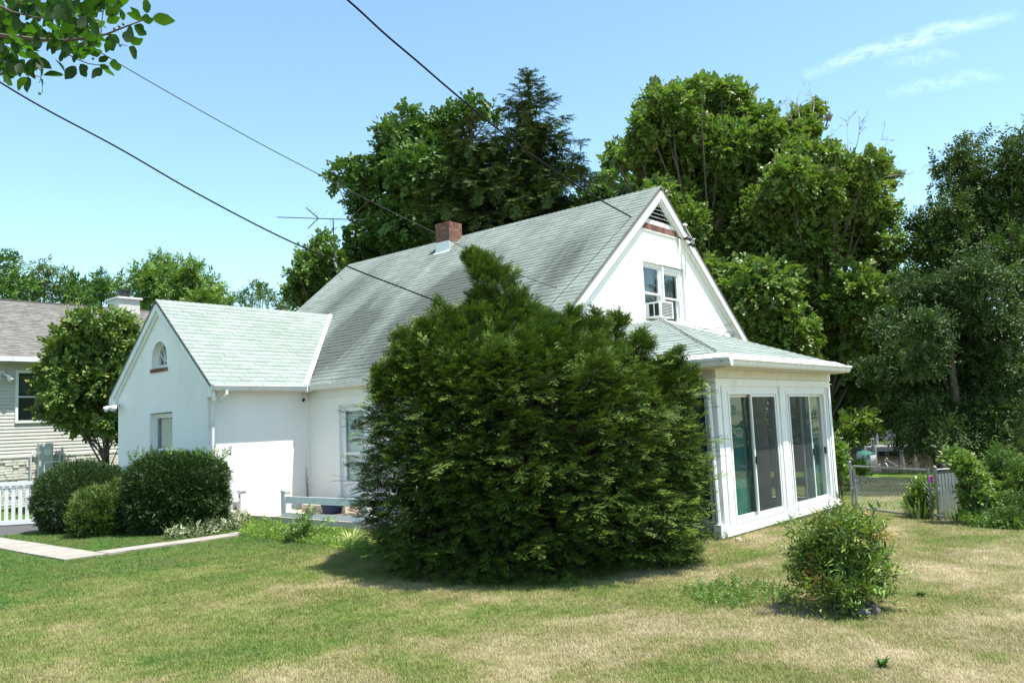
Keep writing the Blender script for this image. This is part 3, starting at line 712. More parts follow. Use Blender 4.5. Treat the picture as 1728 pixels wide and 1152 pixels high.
def slider(P, a0, a1, panels, name='sliding_door'):
    """panels: (start, end, set-back, kind, handle side)"""
    m = MB(); t = .045
    for r in ((a0, a0+t, DB, DT), (a1-t, a1, DB, DT), (a0+t, a1-t, DT-t, DT), (a0+t, a1-t, DB, DB+.04)): fbox(m, P, *r, -.13, .012)
    d = m.build(name, 'vinyl_white', house)
    for (p0, p1, c, kind, hs) in panels:
        s = MB(); t = .035
        for r in ((p0, p0+t, DB+.04, DT-.05), (p1-t, p1, DB+.04, DT-.05), (p0+t, p1-t, DT-.05-t, DT-.05), (p0+t, p1-t, DB+.04, DB+.04+t*1.6)): fbox(s, P, *r, c-.025, c)
        s.build('screen_frame' if kind == 'screen' else 'panel_frame', 'vinyl_white', d)
        g = MB(); g.add([P(p0+t, DB+.04+t*1.6, c-.012), P(p1-t, DB+.04+t*1.6, c-.012), P(p1-t, DT-.05-t, c-.012), P(p0+t, DT-.05-t, c-.012)], [(0, 1, 2, 3)]); g.build('insect_screen' if kind == 'screen' else 'pane', 'insect_screen' if kind == 'screen' else 'window_glass', d)
        if hs is not None:
            h = MB(); x = p0+.005 if hs == 0 else p1-.033; fbox(h, P, x, x+.028, 1.02, 1.14, c, c+.03); h.build('handle', 'black_plastic', d)
    return d
d1 = slider(PS, D1[0], D1[1], [(D1[0]+.045, 12.72, -.075, 'glass', None), (12.66, D1[1]-.045, -.045, 'glass', None), (12.58, D1[1]-.05, -.002, 'screen', 0)])
d2 = slider(PS, D2[0], D2[1], [(D2[0]+.045, 14.78, -.075, 'glass', None), (14.70, D2[1]-.045, -.045, 'glass', 1), (14.08, 15.03, -.002, 'screen', 1)])
d3 = slider(PSL, LD[0], LD[1], [(LD[0]+.045, 7.05, -.075, 'glass', None), (7.0, LD[1]-.045, -.045, 'glass', None)])
def blinds(P, a0, a1, c, par, lab=None):
    m = MB(); z = DB+.06
    while z < DT-.08:
        m.hexa([P(a0, z, c), P(a1, z, c), P(a1, z+.014, c-.02), P(a0, z+.014, c-.02), P(a0, z+.002, c+.001), P(a1, z+.002, c+.001), P(a1, z+.016, c-.019), P(a0, z+.016, c-.019)]); z += .0195
    o = m.build('blind_slats', 'teal_blind', par, kind='stuff'); return o
blinds(PS, D1[0]+.05, 12.66, -.16, d1); blinds(PS, 12.70, D1[1]-.05, -.42, d1)
blinds(PS, D2[0]+.05, 14.2, -.16, d2); blinds(PS, 15.0, D2[1]-.05, -.16, d2)
blinds(PSL, LD[0]+.03, LD[1]-.03, -.2, d3)
m = MB(); m.box(11.9, 15.6, SFY+1.1, SFY+1.14, .13, 2.3); m.build('room_divider', 'room_inner', house)

# --- chimney
CHX0, CHX1, CHY0, CHY1, CHZ = 15.92, 16.42, 15.74, 16.27, 7.43
m = MB(); m.box(CHX0+.012, CHX1-.012, CHY0+.012, CHY1-.012, 6.3, CHZ-.01); m.box(CHX0+.1, CHX1-.1, CHY0+.1, CHY1-.1, CHZ-.01, CHZ+.03)
ch = m.build('chimney', 'mortar', house)
zc = 6.93; row = 0
brm = {}
def brick(x0, x1, y0, y1, z0, z1):
    d = tuple(round(v, 3) for v in (x1-x0, y1-y0, z1-z0))
    if d not in brm:
        b = MB(); b.box(0, d[0], 0, d[1], 0, d[2]); me = bpy.data.meshes.new('brick'); me.from_pydata(b.v, [], b.f); me.materials.append(MATS['brick_red']); brm[d] = me
    o = link('brick', brm[d], ch); bb = base_of(ch); o.location = (x0-bb[0], y0-bb[1], z0-bb[2])
while zc+.062 <= CHZ+.002:
    top = zc > CHZ-.13
    hh = .112 if top else .056
    off = .0 if row % 2 == 0 else -.10
    st, ln = (.078, .066) if top else (.206, .194)
    x = CHX0+off*(not top)
    while x < CHX1-.02:
        a, b = max(x, CHX0), min(x+ln, CHX1)
        if b-a > .03: brick(a, b, CHY0-random.uniform(0, .004), CHY0+.02, zc, zc+hh)
        if b-a > .03: brick(a, b, CHY1-.02, CHY1+.002, zc, zc+hh)
        x += st
    y = CHY0+.026+off*(not top)
    while y < CHY1-.04:
        a, b = max(y, CHY0+.026), min(y+ln, CHY1-.026)
        if b-a > .03: brick(CHX0-random.uniform(0, .004), CHX0+.02, a, b, zc, zc+hh); brick(CHX1-.02, CHX1+.002, a, b, zc, zc+hh)
        y += st
    zc += hh+.011; row += 1
m = MB(); zf = lambda x: ZE+SM*(x-XE)
m.hexa([(CHX0-.012, CHY0-.015, zf(CHX0)-.05), (CHX0+.0, CHY0-.015, zf(CHX0)-.05), (CHX0+.0, CHY1+.01, zf(CHX0)-.05), (CHX0-.012, CHY1+.01, zf(CHX0)-.05), (CHX0-.012, CHY0-.015, 6.91), (CHX0+.0, CHY0-.015, 6.91), (CHX0+.0, CHY1+.01, 6.91), (CHX0-.012, CHY1+.01, 6.91)])
m.hexa([(CHX0-.1, CHY0-.02, zf(CHX0-.1)+.027), (CHX0, CHY0-.02, zf(CHX0)+.027), (CHX0, CHY1+.03, zf(CHX0)+.027), (CHX0-.1, CHY1+.03, zf(CHX0-.1)+.027), (CHX0-.1, CHY0-.02, zf(CHX0-.1)+.033), (CHX0, CHY0-.02, zf(CHX0)+.033), (CHX0, CHY1+.03, zf(CHX0)+.033), (CHX0-.1, CHY1+.03, zf(CHX0-.1)+.033)])
m.build('chimney_flashing', 'vinyl_white', house)

# --- floodlight at the far corner of the wing, weatherhead and conduit at the gable
m = MB(); m.box(WXf-.05, WXf, 20.26, 20.40, 2.63, 2.75); fl = m.build('flood_light', 'vinyl_white', house)
for dy in (-.13, .13):
    a = MB(); p = Vector((WXf-.06, 20.33, 2.70)); q = Vector((WXf-.20, 20.33+dy, 2.66)); e = Vector((WXf-.30, 20.33+dy*1.7, 2.60))
    a.tube([p, q, (q+e)/2, e], [.022, .03, .062, .075], 10); a.build('lamp', 'vinyl_white', fl, smooth=True)
def wpt(px, py, P): return P
m = MB(); x = 17.27; m.tube([(x, YG-.05, 6.0), (x, YG-.05, 5.64)], .024, 6); cdt = m.build('conduit', 'white_paint', house)
m = MB(); m.tube([(17.36, YG-.13, 6.33), (17.42, YG-.15, 6.35), (17.47, YG-.17, 6.33)], [.02, .032, .024], 8); m.build('weather_head', 'vinyl_white', house)
for xx, zz in ((17.45, 5.98), (17.62, 5.86)):
    a = MB(); a.tube([(xx, YG-.05, zz+.05), (xx, YG-.2, zz+.03), (xx, YG-.26, zz-.02)], [.02, .05, .045], 8); a.build('insulator', 'black_plastic', house, smooth=True)
m = MB(); m.tube([(17.42, YG-.14, 6.33), (17.5, YG-.14, 6.25), (17.6, YG-.2, 6.05), (17.62, YG-.2, 5.88)], .010, 5); m.tube([(17.45, YG-.2, 5.98), (17.6, YG-.3, 6.0), (17.75, YG-.18, 6.05), (17.85, YG-.13, 5.9)], .01, 5)
m.tube([(17.27, YG-.04, 5.64), (17.22, YG-.05, 5.62), (17.12, YG-.02, 5.35)], .008, 5); m.tube([(17.29, YG-.04, 5.64), (17.42, YG-.02, 5.3), (17.55, YG-.015, 5.05), (17.56, YG-.015, 4.7), (17.5, YG-.02, 4.3), (17.5, YG-.02, 4.0)], .007, 5)
m.build('service_cable', 'old_paint', house)
q0 = aty(1241, 543, YG-.06); q1 = aty(1238, 563, YG-.06); m = MB(); m.tube([q0, aty(1240.5, 553, YG-.06)], .02, 6); m.tube([q1, aty(1238, 568, YG-.06)], .035, 6); m.build('conduit', 'galvanized', house)
m = MB(); m.tube([q0, aty(1215, 553, YG-.1), aty(1192, 555, YG-.1), aty(1173, 552, YG-.08)], .006, 4); m.tube([aty(1167, 550, YG-.1), aty(1200, 558, YG-.1), aty(1237, 560.5, YG-.08)], .006, 4); m.build('service_cable', 'grey_wire', house)
m = MB(); m.tube([(XE+.03, 16.22, 2.62), (XE+.0, 16.25, 2.56)], .03, 6); m.build('camera_eye', 'dark_void', house)

m = MB(); m.tube([(SXR, SY0+hw, SZR+.06), ((SXR+SX0)/2, SY0+hw/2, (SZR+SZE)/2+.045), (SX0+.25, SY0+.25, SZE+.15)], .007, 5)
o = m.build('roof_cable', 'dark_wire', None, base=(SXR, SY0+hw, SZR)); props(o, 'thin dark cable lying along the front hip of the sunroom roof', 'cable')
# --- TV antenna
D_ANT = 16.4*F0[0]+20.6*F0[1]
ab = atd(566, 456, D_ANT)
ant = thing('television_antenna', 'rooftop television antenna on a mast at the far end of the green roof', 'antenna', tuple(ab))
def A(x, y, dd=0): return atd(x, y, D_ANT+dd)
m = MB(); m.tube([tuple(ab), A(562, 369)], .02, 6); m.build('mast', 'grey_wire', ant)
m = MB(); m.tube([A(469, 366.5, -.3), A(562, 369.5), A(616, 371, .25)], .016, 5); m.build('boom', 'grey_wire', ant)
m = MB(); m.tube([A(517, 351, 0), A(537, 368)], .018, 5); m.tube([A(537, 369), A(519, 386, 0)], .016, 5); m.build('vee_arm', 'grey_wire', ant)
for k, x in enumerate([471, 478, 486, 493, 500, 508, 515, 522, 529]):
    y = 366.5+(x-469)*3/93; a = MB(); c = Vector(A(x, y, -.3+(x-469)*.003)); d = Vector(F0.tolist())*.25+Vector(R0.tolist())*.04+Vector((0, 0, .06)); a.tube([c-d, c+d], .007, 4); a.build('element', 'grey_wire', ant)
for (x0, y0, x1, y1) in ((543, 365, 553, 357), (546, 383, 572, 355), (557, 383, 590, 352), (570, 385, 622, 340)):
    a = MB(); a.tube([A(x0, y0, -.5), A(x1, y1, .6)], .004, 4); a.build('element', 'grey_wire', ant)
for (x0, y0, x1, y1) in ((514, 352, 522, 346), (521, 359, 528, 351), (526, 363, 534, 357), (532, 366, 540, 359)):
    a = MB(); a.tube([A(x0, y0, -.15), A(x1, y1, .15)], .004, 4); a.build('element', 'grey_wire', ant)
m = MB(); m.tube([A(558, 372), A(559, 400), A(561, 430)], .004, 4); m.build('lead_wire', 'grey_wire', ant)
m = MB(); a1, a2 = A(563, 436), A(568, 452); m.tube([a1, a2], .035, 6); m.tube([A(571, 453), A(581, 462, -1)], .006, 4); m.build('mast_bracket', 'weathered_wood', ant)

# ------------------------------------------------------------------ overhead wires
def sag(p, q, s, n=24, pts=None):
    p = Vector(p); q = Vector(q); return [p.lerp(q, i/n)-Vector((0, 0, s*4*(i/n)*(1-i/n))) for i in range(n+1)]
def through(pix, rad, n=8):
    """smooth curve through pixel/depth way points"""
    P = [Vector(atd(x, y, d)) for x, y, d in pix]; out = []
    for i in range(len(P)-1):
        p0, p1, p2, p3 = P[max(i-1, 0)], P[i], P[i+1], P[min(i+2, len(P)-1)]
        for k in range(n):
            t = k/n; out.append(0.5*((2*p1)+(p2-p0)*t+(2*p0-5*p1+4*p2-p3)*t*t+(-p0+3*p1-3*p2+p3)*t**3))
    return out+[P[-1]]
def wire(name, pix, rad, label, mat='dark_wire', wob=0):
    pts = through(pix, rad)
    m = MB(); m.tube(pts, rad, 6); base = tuple(pts[-1])
    o = m.build(name, mat, None, base=base, smooth=True); props(o, label, 'wire'); return o
dg = YG*F0[1]+17.4*F0[0]
wire('service_drop', [(470, -95, 10.2), (585, -1, 10.8), (650, 58, 11.2), (702, 102, 11.7), (760, 152, 12.3), (820, 202, 13.0), (882, 250, 13.9), (955, 301, 15.3), (1005, 333, 16.4), (1085, 377, 18.5), (1118, 394.5, 19.2), (1150, 403, dg-.1)], .0155, 'thick twisted power cable from the top edge down to the gable bricks')
wire('overhead_cable', [(-120, 62, 11.0), (0, 139, 11.4), (80, 186, 11.8), (200, 250, 12.2), (330, 325, 12.8), (470, 398, 13.4), (600, 455, 13.9), (690, 490, 14.2), (770, 522, 14.5), (850, 560, 15)], .0125, 'black cable from the left edge of the photo down in front of the main roof')
wire('overhead_cable', [(60, 22, 10.8), (210, 113, 11.5), (330, 182, 12.1), (440, 243, 12.8), (545, 298, 13.5), (640, 347, 14.2), (752, 402, 15.2), (860, 456, 16), (950, 490, 16.9), (1012, 513, 17.5), (1062, 530, 17.8), (1105, 541.5, 18.15)], .007, 'thin cable passing the chimney and ending at the sunroom roof', 'grey_wire')

# ------------------------------------------------------------------ patio railing
def rail_part(name, r, parent):
    a = MB(); a.box(*r); return a.build(name, 'white_paint', parent)
rl = thing('porch_railing', 'low white two-board railing along the patio edge in front of the entry door', 'railing', (10.07, 13.0, 0))
for y in (15.0, 12.4, 9.9):
    p = rail_part('post', (10.01, 10.15, y-.07, y+.07, -.02, .64), rl); a = MB(); a.box(9.99, 10.17, y-.09, y+.09, .64, .66); a.box(10.0, 10.16, y-.08, y+.08, .66, .675); a.build('post_cap', 'white_paint', p)
for (z0, z1) in ((.41, .55), (.03+.05, .22)):
    rail_part('rail', (10.02, 10.055, 12.47, 14.93, z0, z1), rl); rail_part('rail', (10.02, 10.055, 9.97, 12.33, z0, z1), rl)
rl = thing('porch_railing', 'short white railing against the wing wall behind the clipped hedge', 'railing', (9.3, 16.1, 0))
p = rail_part('post', (9.68, 9.82, 16.06, 16.2, -.02, .66), rl); a = MB(); a.box(9.66, 9.84, 16.04, 16.22, .66, .68); a.box(9.67, 9.83, 16.05, 16.21, .68, .695); a.build('post_cap', 'white_paint', p)
for (z0, z1) in ((.45, .6), (.13, .27)): rail_part('rail', (8.6, 9.68, 16.09, 16.125, z0, z1), rl)
# things on the patio
m = MB(); m.hexa([(10.9, 13.7, .131), (11.5, 13.7, .131), (11.5, 14.3, .131), (10.9, 14.3, .131), (10.92, 13.72, .3), (11.48, 13.72, .3), (11.46, 14.28, .34), (10.94, 14.28, .34)])
m = MB(); m.box(10.55, 10.85, 13.0, 15.0, .131, .15)
o = m.build('door_mat', 'mat_brown', None, base=(10.7, 14, .131)); props(o, 'dark brown mat lying on the patio behind the white railing', 'mat')
m = MB(); P0 = (10.75, 14.25, .15)
m.tube([(10.75, 14.25, .151), (10.75, 14.25, .19), (10.75, 14.25, .36), (10.75, 14.25, .42), (10.75, 14.25, .41), (10.75, 14.25, .22)], [.2, .24, .29, .30, .27, .2], 16)
o = m.build('planter_tub', 'blue_fabric', None, base=P0, smooth=True); props(o, 'dark blue tub standing on the patio mat behind the railing', 'tub')

# ------------------------------------------------------------------ neighbour house
NBY = 28.0
nb = thing('neighbor_house', 'beige vinyl-sided house with taupe roof beyond the white picket fence', 'house', (4, 31, 0))
PN = FY(NBY)
NX0, NX1 = -8.0, 16.0
wn0 = (9.37, 10.55, 2.6, 4.05)
m = MB(); m.poly([(NX0, -.2), (NX1, -.2), (NX1, 4.45), (NX0, 4.45)], [rect(*wn0)], PN, -.03, -.25); m.build('wall', 'siding', nb)
m = MB(); m.box(NX0, NX1, NBY+9, NBY+9.2, -.2, 4.45); m.build('wall', 'siding', nb)
m = MB(); m.box(NX1-.2, NX1, NBY+.25, NBY+9, -.2, 4.45); m.build('wall', 'siding', nb)
z = 1.51; k = 0
while z < 4.3:
    h = .105
    segs = [(NX0, NX1)]
    if z+h > wn0[2]-.08 and z < wn0[3]+.08: segs = [(NX0, wn0[0]-.08), (wn0[1]+.08, NX1)]
    for a0, a1 in segs:
        a = MB(); a.hexa([PN(a0, z, .0), PN(a1, z, .0), PN(a1, z, -.03), PN(a0, z, -.03), PN(a0, z+h, -.018), PN(a1, z+h, -.018), PN(a1, z+h, -.03), PN(a0, z+h, -.03)])
        # bottom lip proud
        a = MB(); a.hexa([PN(a0, z, .004), PN(a1, z, .004), PN(a1, z, -.03), PN(a0, z, -.03), PN(a0, z+h-.004, -.012), PN(a1, z+h-.004, -.012), PN(a1, z+h-.004, -.03), PN(a0, z+h-.004, -.03)])
        a.build('siding_board', 'siding', nb)
    z += h; k += 1
# painted split-face stone base: joined courses of blocks
m = MB(); z = -.1
while z < 1.48:
    x = NX0 if z < 0 else 6.0
    x = 6.0
    while x < NX1:
        w = random.uniform(.15, .5); h = .085; d = random.uniform(.012, .05)
        fbox(m, PN, x, x+w-.012, z, z+h-.012, -.028, d); x += w
    z += .085
m.build('stone_base', 'stone_base_paint', nb, kind='stuff')
m = MB(); fbox(m, PN, NX0, NX1, 1.47, 1.505, -.02, .05); m.build('base_trim', 'siding', nb)
# window with frame and blinds
m = MB()
for r in ((wn0[0]-.08, wn0[0], wn0[2]-.08, wn0[3]+.08), (wn0[1], wn0[1]+.08, wn0[2]-.08, wn0[3]+.08), (wn0[0], wn0[1], wn0[3], wn0[3]+.08), (wn0[0], wn0[1], wn0[2]-.08, wn0[2]), (wn0[0], wn0[1], 3.3, 3.34)): fbox(m, PN, *r, -.1, .04)
w = m.build('window', 'vinyl_white', nb)
m = MB(); fbox(m, PN, wn0[0], wn0[1], wn0[2], wn0[3], -.07, -.065); m.build('pane', 'window_glass', w)
m = MB(); z = wn0[2]
while z < wn0[3]: fbox(m, PN, wn0[0], wn0[1], z, z+.012, -.14, -.11); z += .045
m.build('blind_slats', 'curtain_grey', w, kind='stuff')
# roof with courses
NE = 4.5; NRZ = 7.0; NRY = NBY+4.6; sl_ = (NRZ-NE)/(NRY-(NBY-.4))
m = MB(); m.add([(NX0-.3, NBY-.4, NE), (NX1+.3, NBY-.4, NE), (NX1+.3, NRY, NRZ), (NX0-.3, NRY, NRZ), (NX0-.3, NRY+5, NE), (NX1+.3, NRY+5, NE)], [(0, 1, 2, 3), (3, 2, 5, 4)])
nr = m.build('roof', 'taupe_shingle', nb)
m = MB(); y = NBY-.4; r_ = 0
while y < NRY-.05:
    x = 4.0
    zz = NE+sl_*(y-(NBY-.4)); z2 = zz+sl_*.14
    while x < NX1:
        w = random.uniform(.12, .42); d = random.choice((.006, .016, .022)); m.add([(x, y, zz+d+.006), (x+w, y, zz+d+.006), (x+w, y+.14, z2+.004), (x, y+.14, z2+.004), (x, y, zz), (x+w, y, zz)], [(0, 1, 2, 3), (4, 5, 1, 0)]); x += w
    y += .135; r_ += 1
m.build('shingle', 'taupe_shingle', nr, kind='stuff')
m = MB(); fbox(m, PN, NX0-.3, NX1+.3, NE-.16, NE-.005, .36, .40); fbox(m, PN, NX0-.3, NX1+.3, NE-.14, NE+.01, .42, .53); m.build('gutter', 'gutter_paint', nb)
m = MB(); fbox(m, PN, NX0-.3, NX1+.3, NE-.17, NE-.14, -.02, .40); m.build('soffit', 'siding', nb)
m = MB(); m.box(NX0, NX1, NRY-.08, NRY+.08, NRZ-.02, NRZ+.03); m.build('ridge_cap', 'mat_brown', nr)
c0 = aty(184, 505, NRY-.2); c1 = aty(236, 518, NRY-.5)
m = MB(); m.box(c0[0]+.25, c1[0], NRY-.5, NRY+.5, NRZ-.5, c1[2]+.28); cb = m.build('chimney_chase', 'siding', nb)
m = MB(); m.box(c0[0]+.17, c1[0]+.08, NRY-.58, NRY+.58, c1[2]+.28, c1[2]+.35); m.build('chase_cap', 'gutter_paint', cb)
m = MB(); cc = ((c0[0]+c1[0])/2+.15, NRY); zt = c1[2]+.35
m.tube([(cc[0], cc[1], zt), (cc[0], cc[1], zt+.1)], .17, 12); m.tube([(cc[0], cc[1], zt+.1), (cc[0], cc[1], zt+.3)], .23, 12); m.tube([(cc[0], cc[1], zt+.3), (cc[0], cc[1], zt+.34)], .27, 12); m.build('flue_cap', 'black_plastic', cb)
# meter box, pipes, hose reel, flood light
m = MB(); fbox(m, PN, 9.92, 10.32, .75, 1.88, .03, .2); mb_ = m.build('meter_box', 'grey_box', nb)
m = MB(); m.tube([PN(10.15, 1.6, .2), PN(10.15, 1.6, .3)], .1, 12); m.build('meter', 'vinyl_white', mb_, smooth=False)
m = MB()
for x in (9.72, 10.55, 10.68): m.tube([PN(x, .3, .1), PN(x, 1.5, .1), PN(x+.06, 1.6, .1)], .03, 6)
m.tube([PN(9.72, 1.5, .1), PN(9.85, 1.6, .12), PN(9.95, 1.45, .12)], .03, 6); m.build('pipe', 'grey_box', nb)
m = MB(); m.tube([PN(10.0, .25, .45), PN(10.0, 1.25, .4), PN(10.05, 1.3, .4), PN(10.42, 1.3, .4), PN(10.48, 1.25, .4), PN(10.48, .25, .45)], .022, 6); m.tube([PN(10.0, 1.05, .41), PN(10.48, 1.05, .41)], .02, 6)
hr = m.build('hose_reel', 'vinyl_white', None, base=PN(10.2, 0, .45)); props(hr, 'white hose cart with dark green hose by the neighbor house meter box', 'hose reel')
m = MB(); m.tube([PN(10.05, .72, .45), PN(10.43, .72, .45)], .19, 14); m.tube([PN(10.03, .72, .45), PN(10.05, .72, .45)], .24, 14); m.tube([PN(10.43, .72, .45), PN(10.45, .72, .45)], .24, 14); m.build('hose', 'green_hose', hr)
m = MB(); m.tube([PN(10.0, .25, .45), PN(9.98, .25, .45)], .13, 12); m.tube([PN(10.48, .25, .45), PN(10.50, .25, .45)], .13, 12); m.tube([PN(10.1, .12, .3), PN(10.1, 0.0, .3)], .02, 5); m.build('wheel', 'black_plastic', hr)
m = MB(); m.box(8.9-.06, 8.9+.06, NBY-.1, NBY-.02, 3.98, 4.1); f2 = m.build('flood_light', 'vinyl_white', nb)
for dx in (-.12, .12): a = MB(); a.tube([(8.9, NBY-.1, 4.02), (8.9+dx, NBY-.2, 3.95), (8.9+dx*1.6, NBY-.3, 3.80)], [.03, .05, .09], 8); a.build('lamp', 'vinyl_white', f2, smooth=True)

# picket fence
fa = np.array([6.91-.57*14/1.0*.0, 21.63, 0.0]); fd = np.array([7.62-6.91, 21.05-21.63]); fd = fd/np.linalg.norm(fd)
s0 = np.array([6.91, 21.63])-fd*1.0
pf = thing('picket_fence', 'white vinyl picket fence in front of the beige neighbor house', 'fence', (float(s0[0]), float(s0[1]), 0))
def pfb(m, t0, t1, w, z0, z1):
    p = s0+fd*t0; q = s0+fd*t1; m.beam((p[0], p[1], (z0+z1)/2), (q[0], q[1], (z0+z1)/2), w, z1-z0)
for z0, z1, w in ((.92, 1.0, .07), (.03, .13, .05)):
    a = MB(); pfb(a, 0, 2.6, w, z0, z1); a.build('rail', 'vinyl_white', pf)
t = .05
while t < 2.55:
    a = MB(); pfb(a, t, t+.075, .025, .131, .918); a.build('picket', 'vinyl_white', pf); t += .148

# ------------------------------------------------------------------ chain link gate and fence at the right
gp0 = np.array([16.02, 5.52]); gp1 = np.array([14.83, 3.78]); GZ0 = -.1
gd = (gp1-gp0)/np.linalg.norm(gp1-gp0)
def G(t, z): p = gp0+gd*t; return (float(p[0]), float(p[1]), z)
LG = float(np.linalg.norm(gp1-gp0))
def post(name, p, z1, r, par=None, mat='galvanized'):
    m = MB(); m.tube([(p[0], p[1], -.25), (p[0], p[1], z1)], r, 8); m.tube([(p[0], p[1], z1), (p[0], p[1], z1+.02), (p[0], p[1], z1+.045)], [r*1.15, r*1.1, r*.3], 8); return m.build(name, mat, par, smooth=False)
gate = thing('chain_link_gate', 'low galvanized chain link gate with scrolled top beside the sunroom corner', 'gate', G(LG/2, GZ0))
post('hinge_post', G(0, 0), .82, .024, gate)
def pane_mesh(f, t0, t1, z0, z1, sp, r, par, mat='galvanized'):
    V = []; Fc = []
    W = t1-t0; Hh = z1-z0; k = 0
    for sgn in (1, -1):
        c = -Hh
        while c < W:
            # line t = c + s*(z) clipped
            za, zb = 0.0, Hh
            ta, tb = (c, c+Hh) if sgn == 1 else (c+Hh, c)
            def clip(ta, za, tb, zb):
                if ta > tb: ta, za, tb, zb = tb, zb, ta, za
                if tb <= 0 or ta >= W: return None
                if ta < 0: u = (0-ta)/(tb-ta); za += (zb-za)*u; ta = 0
                if tb > W: u = (W-ta)/(tb-ta); zb = za+(zb-za)*u; tb = W
                return ta, za, tb, zb
            q = clip(ta, za, tb, zb)
            if q: V.append((q, sgn))
            c += sp
    m = MB()
    for (ta, za, tb, zb), sgn in V: m.tube([f(t0+ta, z0+za), f(t0+tb, z0+zb)], r, 3, cap=False)
    return m.build('mesh_wire', mat, par, kind='stuff')
m = MB()
m.tube([G(.10, GZ0+.08), G(.10, .78)], .021, 8); m.tube([G(LG-.12, GZ0+.08), G(LG-.12, .80)], .021, 8); m.tube([G(.10, .765), G(LG-.12, .765)], .019, 8); m.tube([G(.10, GZ0+.1), G(LG-.12, GZ0+.1)], .019, 8); m.build('gate_frame', 'galvanized', gate)
pane_mesh(G, .12, LG-.14, GZ0+.1, .60, .085, .0013, gate)
m = MB()
m.tube([G(0, .35), G(.10, .35)], .03, 6); m.tube([G(0, .05), G(.10, .05)], .03, 6); m.tube([G(.1, .6), G(.17, .6), G(.17, .3)], .012, 5); m.build('hinge', 'galvanized', gate)
m = MB()
scr = lambda t0, s: [G(t0+s*(.22*u), .77+.09*math.sin(math.pi*min(u*1.2, 1))) for u in np.linspace(0, 1, 8)]
def spiral(t0, z0, r, s=1): return [G(t0+s*r*(1-.75*u)*math.cos(5.5*u), z0+r*(1-.75*u)*math.sin(5.5*u)) for u in np.linspace(0, 1, 14)]
m.tube(scr(1.05, -1), .006, 4); m.tube(scr(1.05, 1), .006, 4); m.tube(spiral(1.0, .91, .04), .006, 4); m.tube(spiral(.8, .80, .035), .006, 4); m.tube(spiral(1.35, .79, .035, -1), .006, 4); m.tube([G(1.3, .80), G(1.12, .87), G(1.03, .90)], .006, 4)
m.build('scroll_work', 'galvanized', gate)
m = MB(); m.tube([G(LG-.12, .45), G(LG+.02, .45)], .018, 6); m.tube([G(LG-.12, GZ0+.14), G(LG+.12, GZ0+.14)], .025, 6); m.build('latch', 'galvanized', gate)
tg = Vector(G(LG-.10, .62)); m = MB(); m.tube([tg+Vector((-.03, -.02, .05)), tg+Vector((-.03, -.02, -.05))], .032, 8); o = m.build('tag', 'pink_tag', None, base=tuple(tg)); props(o, 'small bright pink tag hanging on the latch side of the chain link gate', 'tag')
fence = thing('chain_link_fence', 'chain link fence with grey privacy slats running right from the gate', 'fence', (float(gp1[0]), float(gp1[1]), GZ0))
fdir = np.array([R0[0]*.97+F0[0]*.22, R0[1]*.97+F0[1]*.22]); fdir /= np.linalg.norm(fdir)
def FN(t, z): p = gp1+fdir*t; return (float(p[0]), float(p[1]), z)
post('post', FN(0.03, 0), .80, .028, fence)
for t in (1.9, 3.8): post('post', FN(t, 0), .80, .03, fence)
m = MB(); m.tube([FN(.0, .77), FN(3.8, .77)], .02, 6); m.build('rail', 'galvanized', fence)
pane_mesh(FN, .06, 1.5, GZ0+.02, .76, .07, .002, fence)
t = .08
while t < 1.75:
    a = MB(); p, q = FN(t, 0), FN(t+.05, 0); a.beam((p[0], p[1], .33), (q[0], q[1], .33), .006, .82); a.build('privacy_slat', 'vinyl_slat', fence); t += .0625

# ------------------------------------------------------------------ far bank: bulkhead, dock, boat
m = MB(); m.box(57.0, 57.3, -60, 60, -2.0, -.5)
for k in range(80): m.box(56.85, 57.0, -60+k*1.5, -60+k*1.5+.25, -2.0, -.45)
o = m.build('bulkhead', 'bulkhead_wood', None, base=(57, 0, -1)); props(o, 'dark timber bulkhead along the far bank of the creek', 'bulkhead')
dk = thing('dock', 'weathered timber dock on piles across the creek seen above the gate', 'dock', tuple(atz(1480, 764, WATER_Z)))
def K(x, y, X): return atx(x, y, X)
dl, dr_ = K(1468, 752, 55.6), K(1536, 751, 55.6)
y0, y1 = sorted((dl[1], dr_[1])); zd = dl[2]
n = int((y1-y0)/.2)
for k in range(n):
    a = MB(); a.box(54.2, 57.0, y0+k*(y1-y0)/n+.01, y0+(k+1)*(y1-y0)/n-.01, zd-.05, zd); a.build('deck_board', 'weathered_wood', dk)
m = MB(); m.box(54.15, 54.25, y0, y1, zd-.28, zd-.06); m.build('stringer', 'weathered_wood', dk)
for yk in (y0+.1, (y0*2+y1)/3+.9, y1-.1):
    for xk in (54.1, 56.6):
        a = MB(); a.tube([(xk, yk, -2.2), (xk, yk, zd+(.9 if yk > y1-.2 else .1))], .14, 8); a.build('pile', 'weathered_wood', dk)
m = MB(); m.box(56.9, 57.0, y0, y1, zd+.9, zd+1.0); m.box(56.9, 57.0, y0, y1, zd+.45, zd+.52)
for k in range(6): yk = y0+(y1-y0)*k/5; m.box(56.9, 57.0, yk-.05, yk+.05, zd, zd+1.0)
m.build('railing', 'weathered_wood', dk)
for k in range(2):
    yk = y0+1.0+k*1.3; m = MB(); m.box(55.6, 56.1, yk, yk+.5, zd+.4, zd+.45); m.box(56.05, 56.12, yk, yk+.5, zd+.45, zd+.95)
    for a_, b_ in ((55.62, yk+.02), (55.62, yk+.45), (56.06, yk+.02), (56.06, yk+.45)): m.box(a_, a_+.05, b_, b_+.05, zd+.002, zd+.4)
    o = m.build('dock_chair', 'weathered_wood', None, base=(55.8, yk, zd)); props(o, 'pale chair on the far dock, '+('the one nearer the shore trees' if k == 0 else 'the one nearer the boat'), 'chair', 'chairs on the far dock')
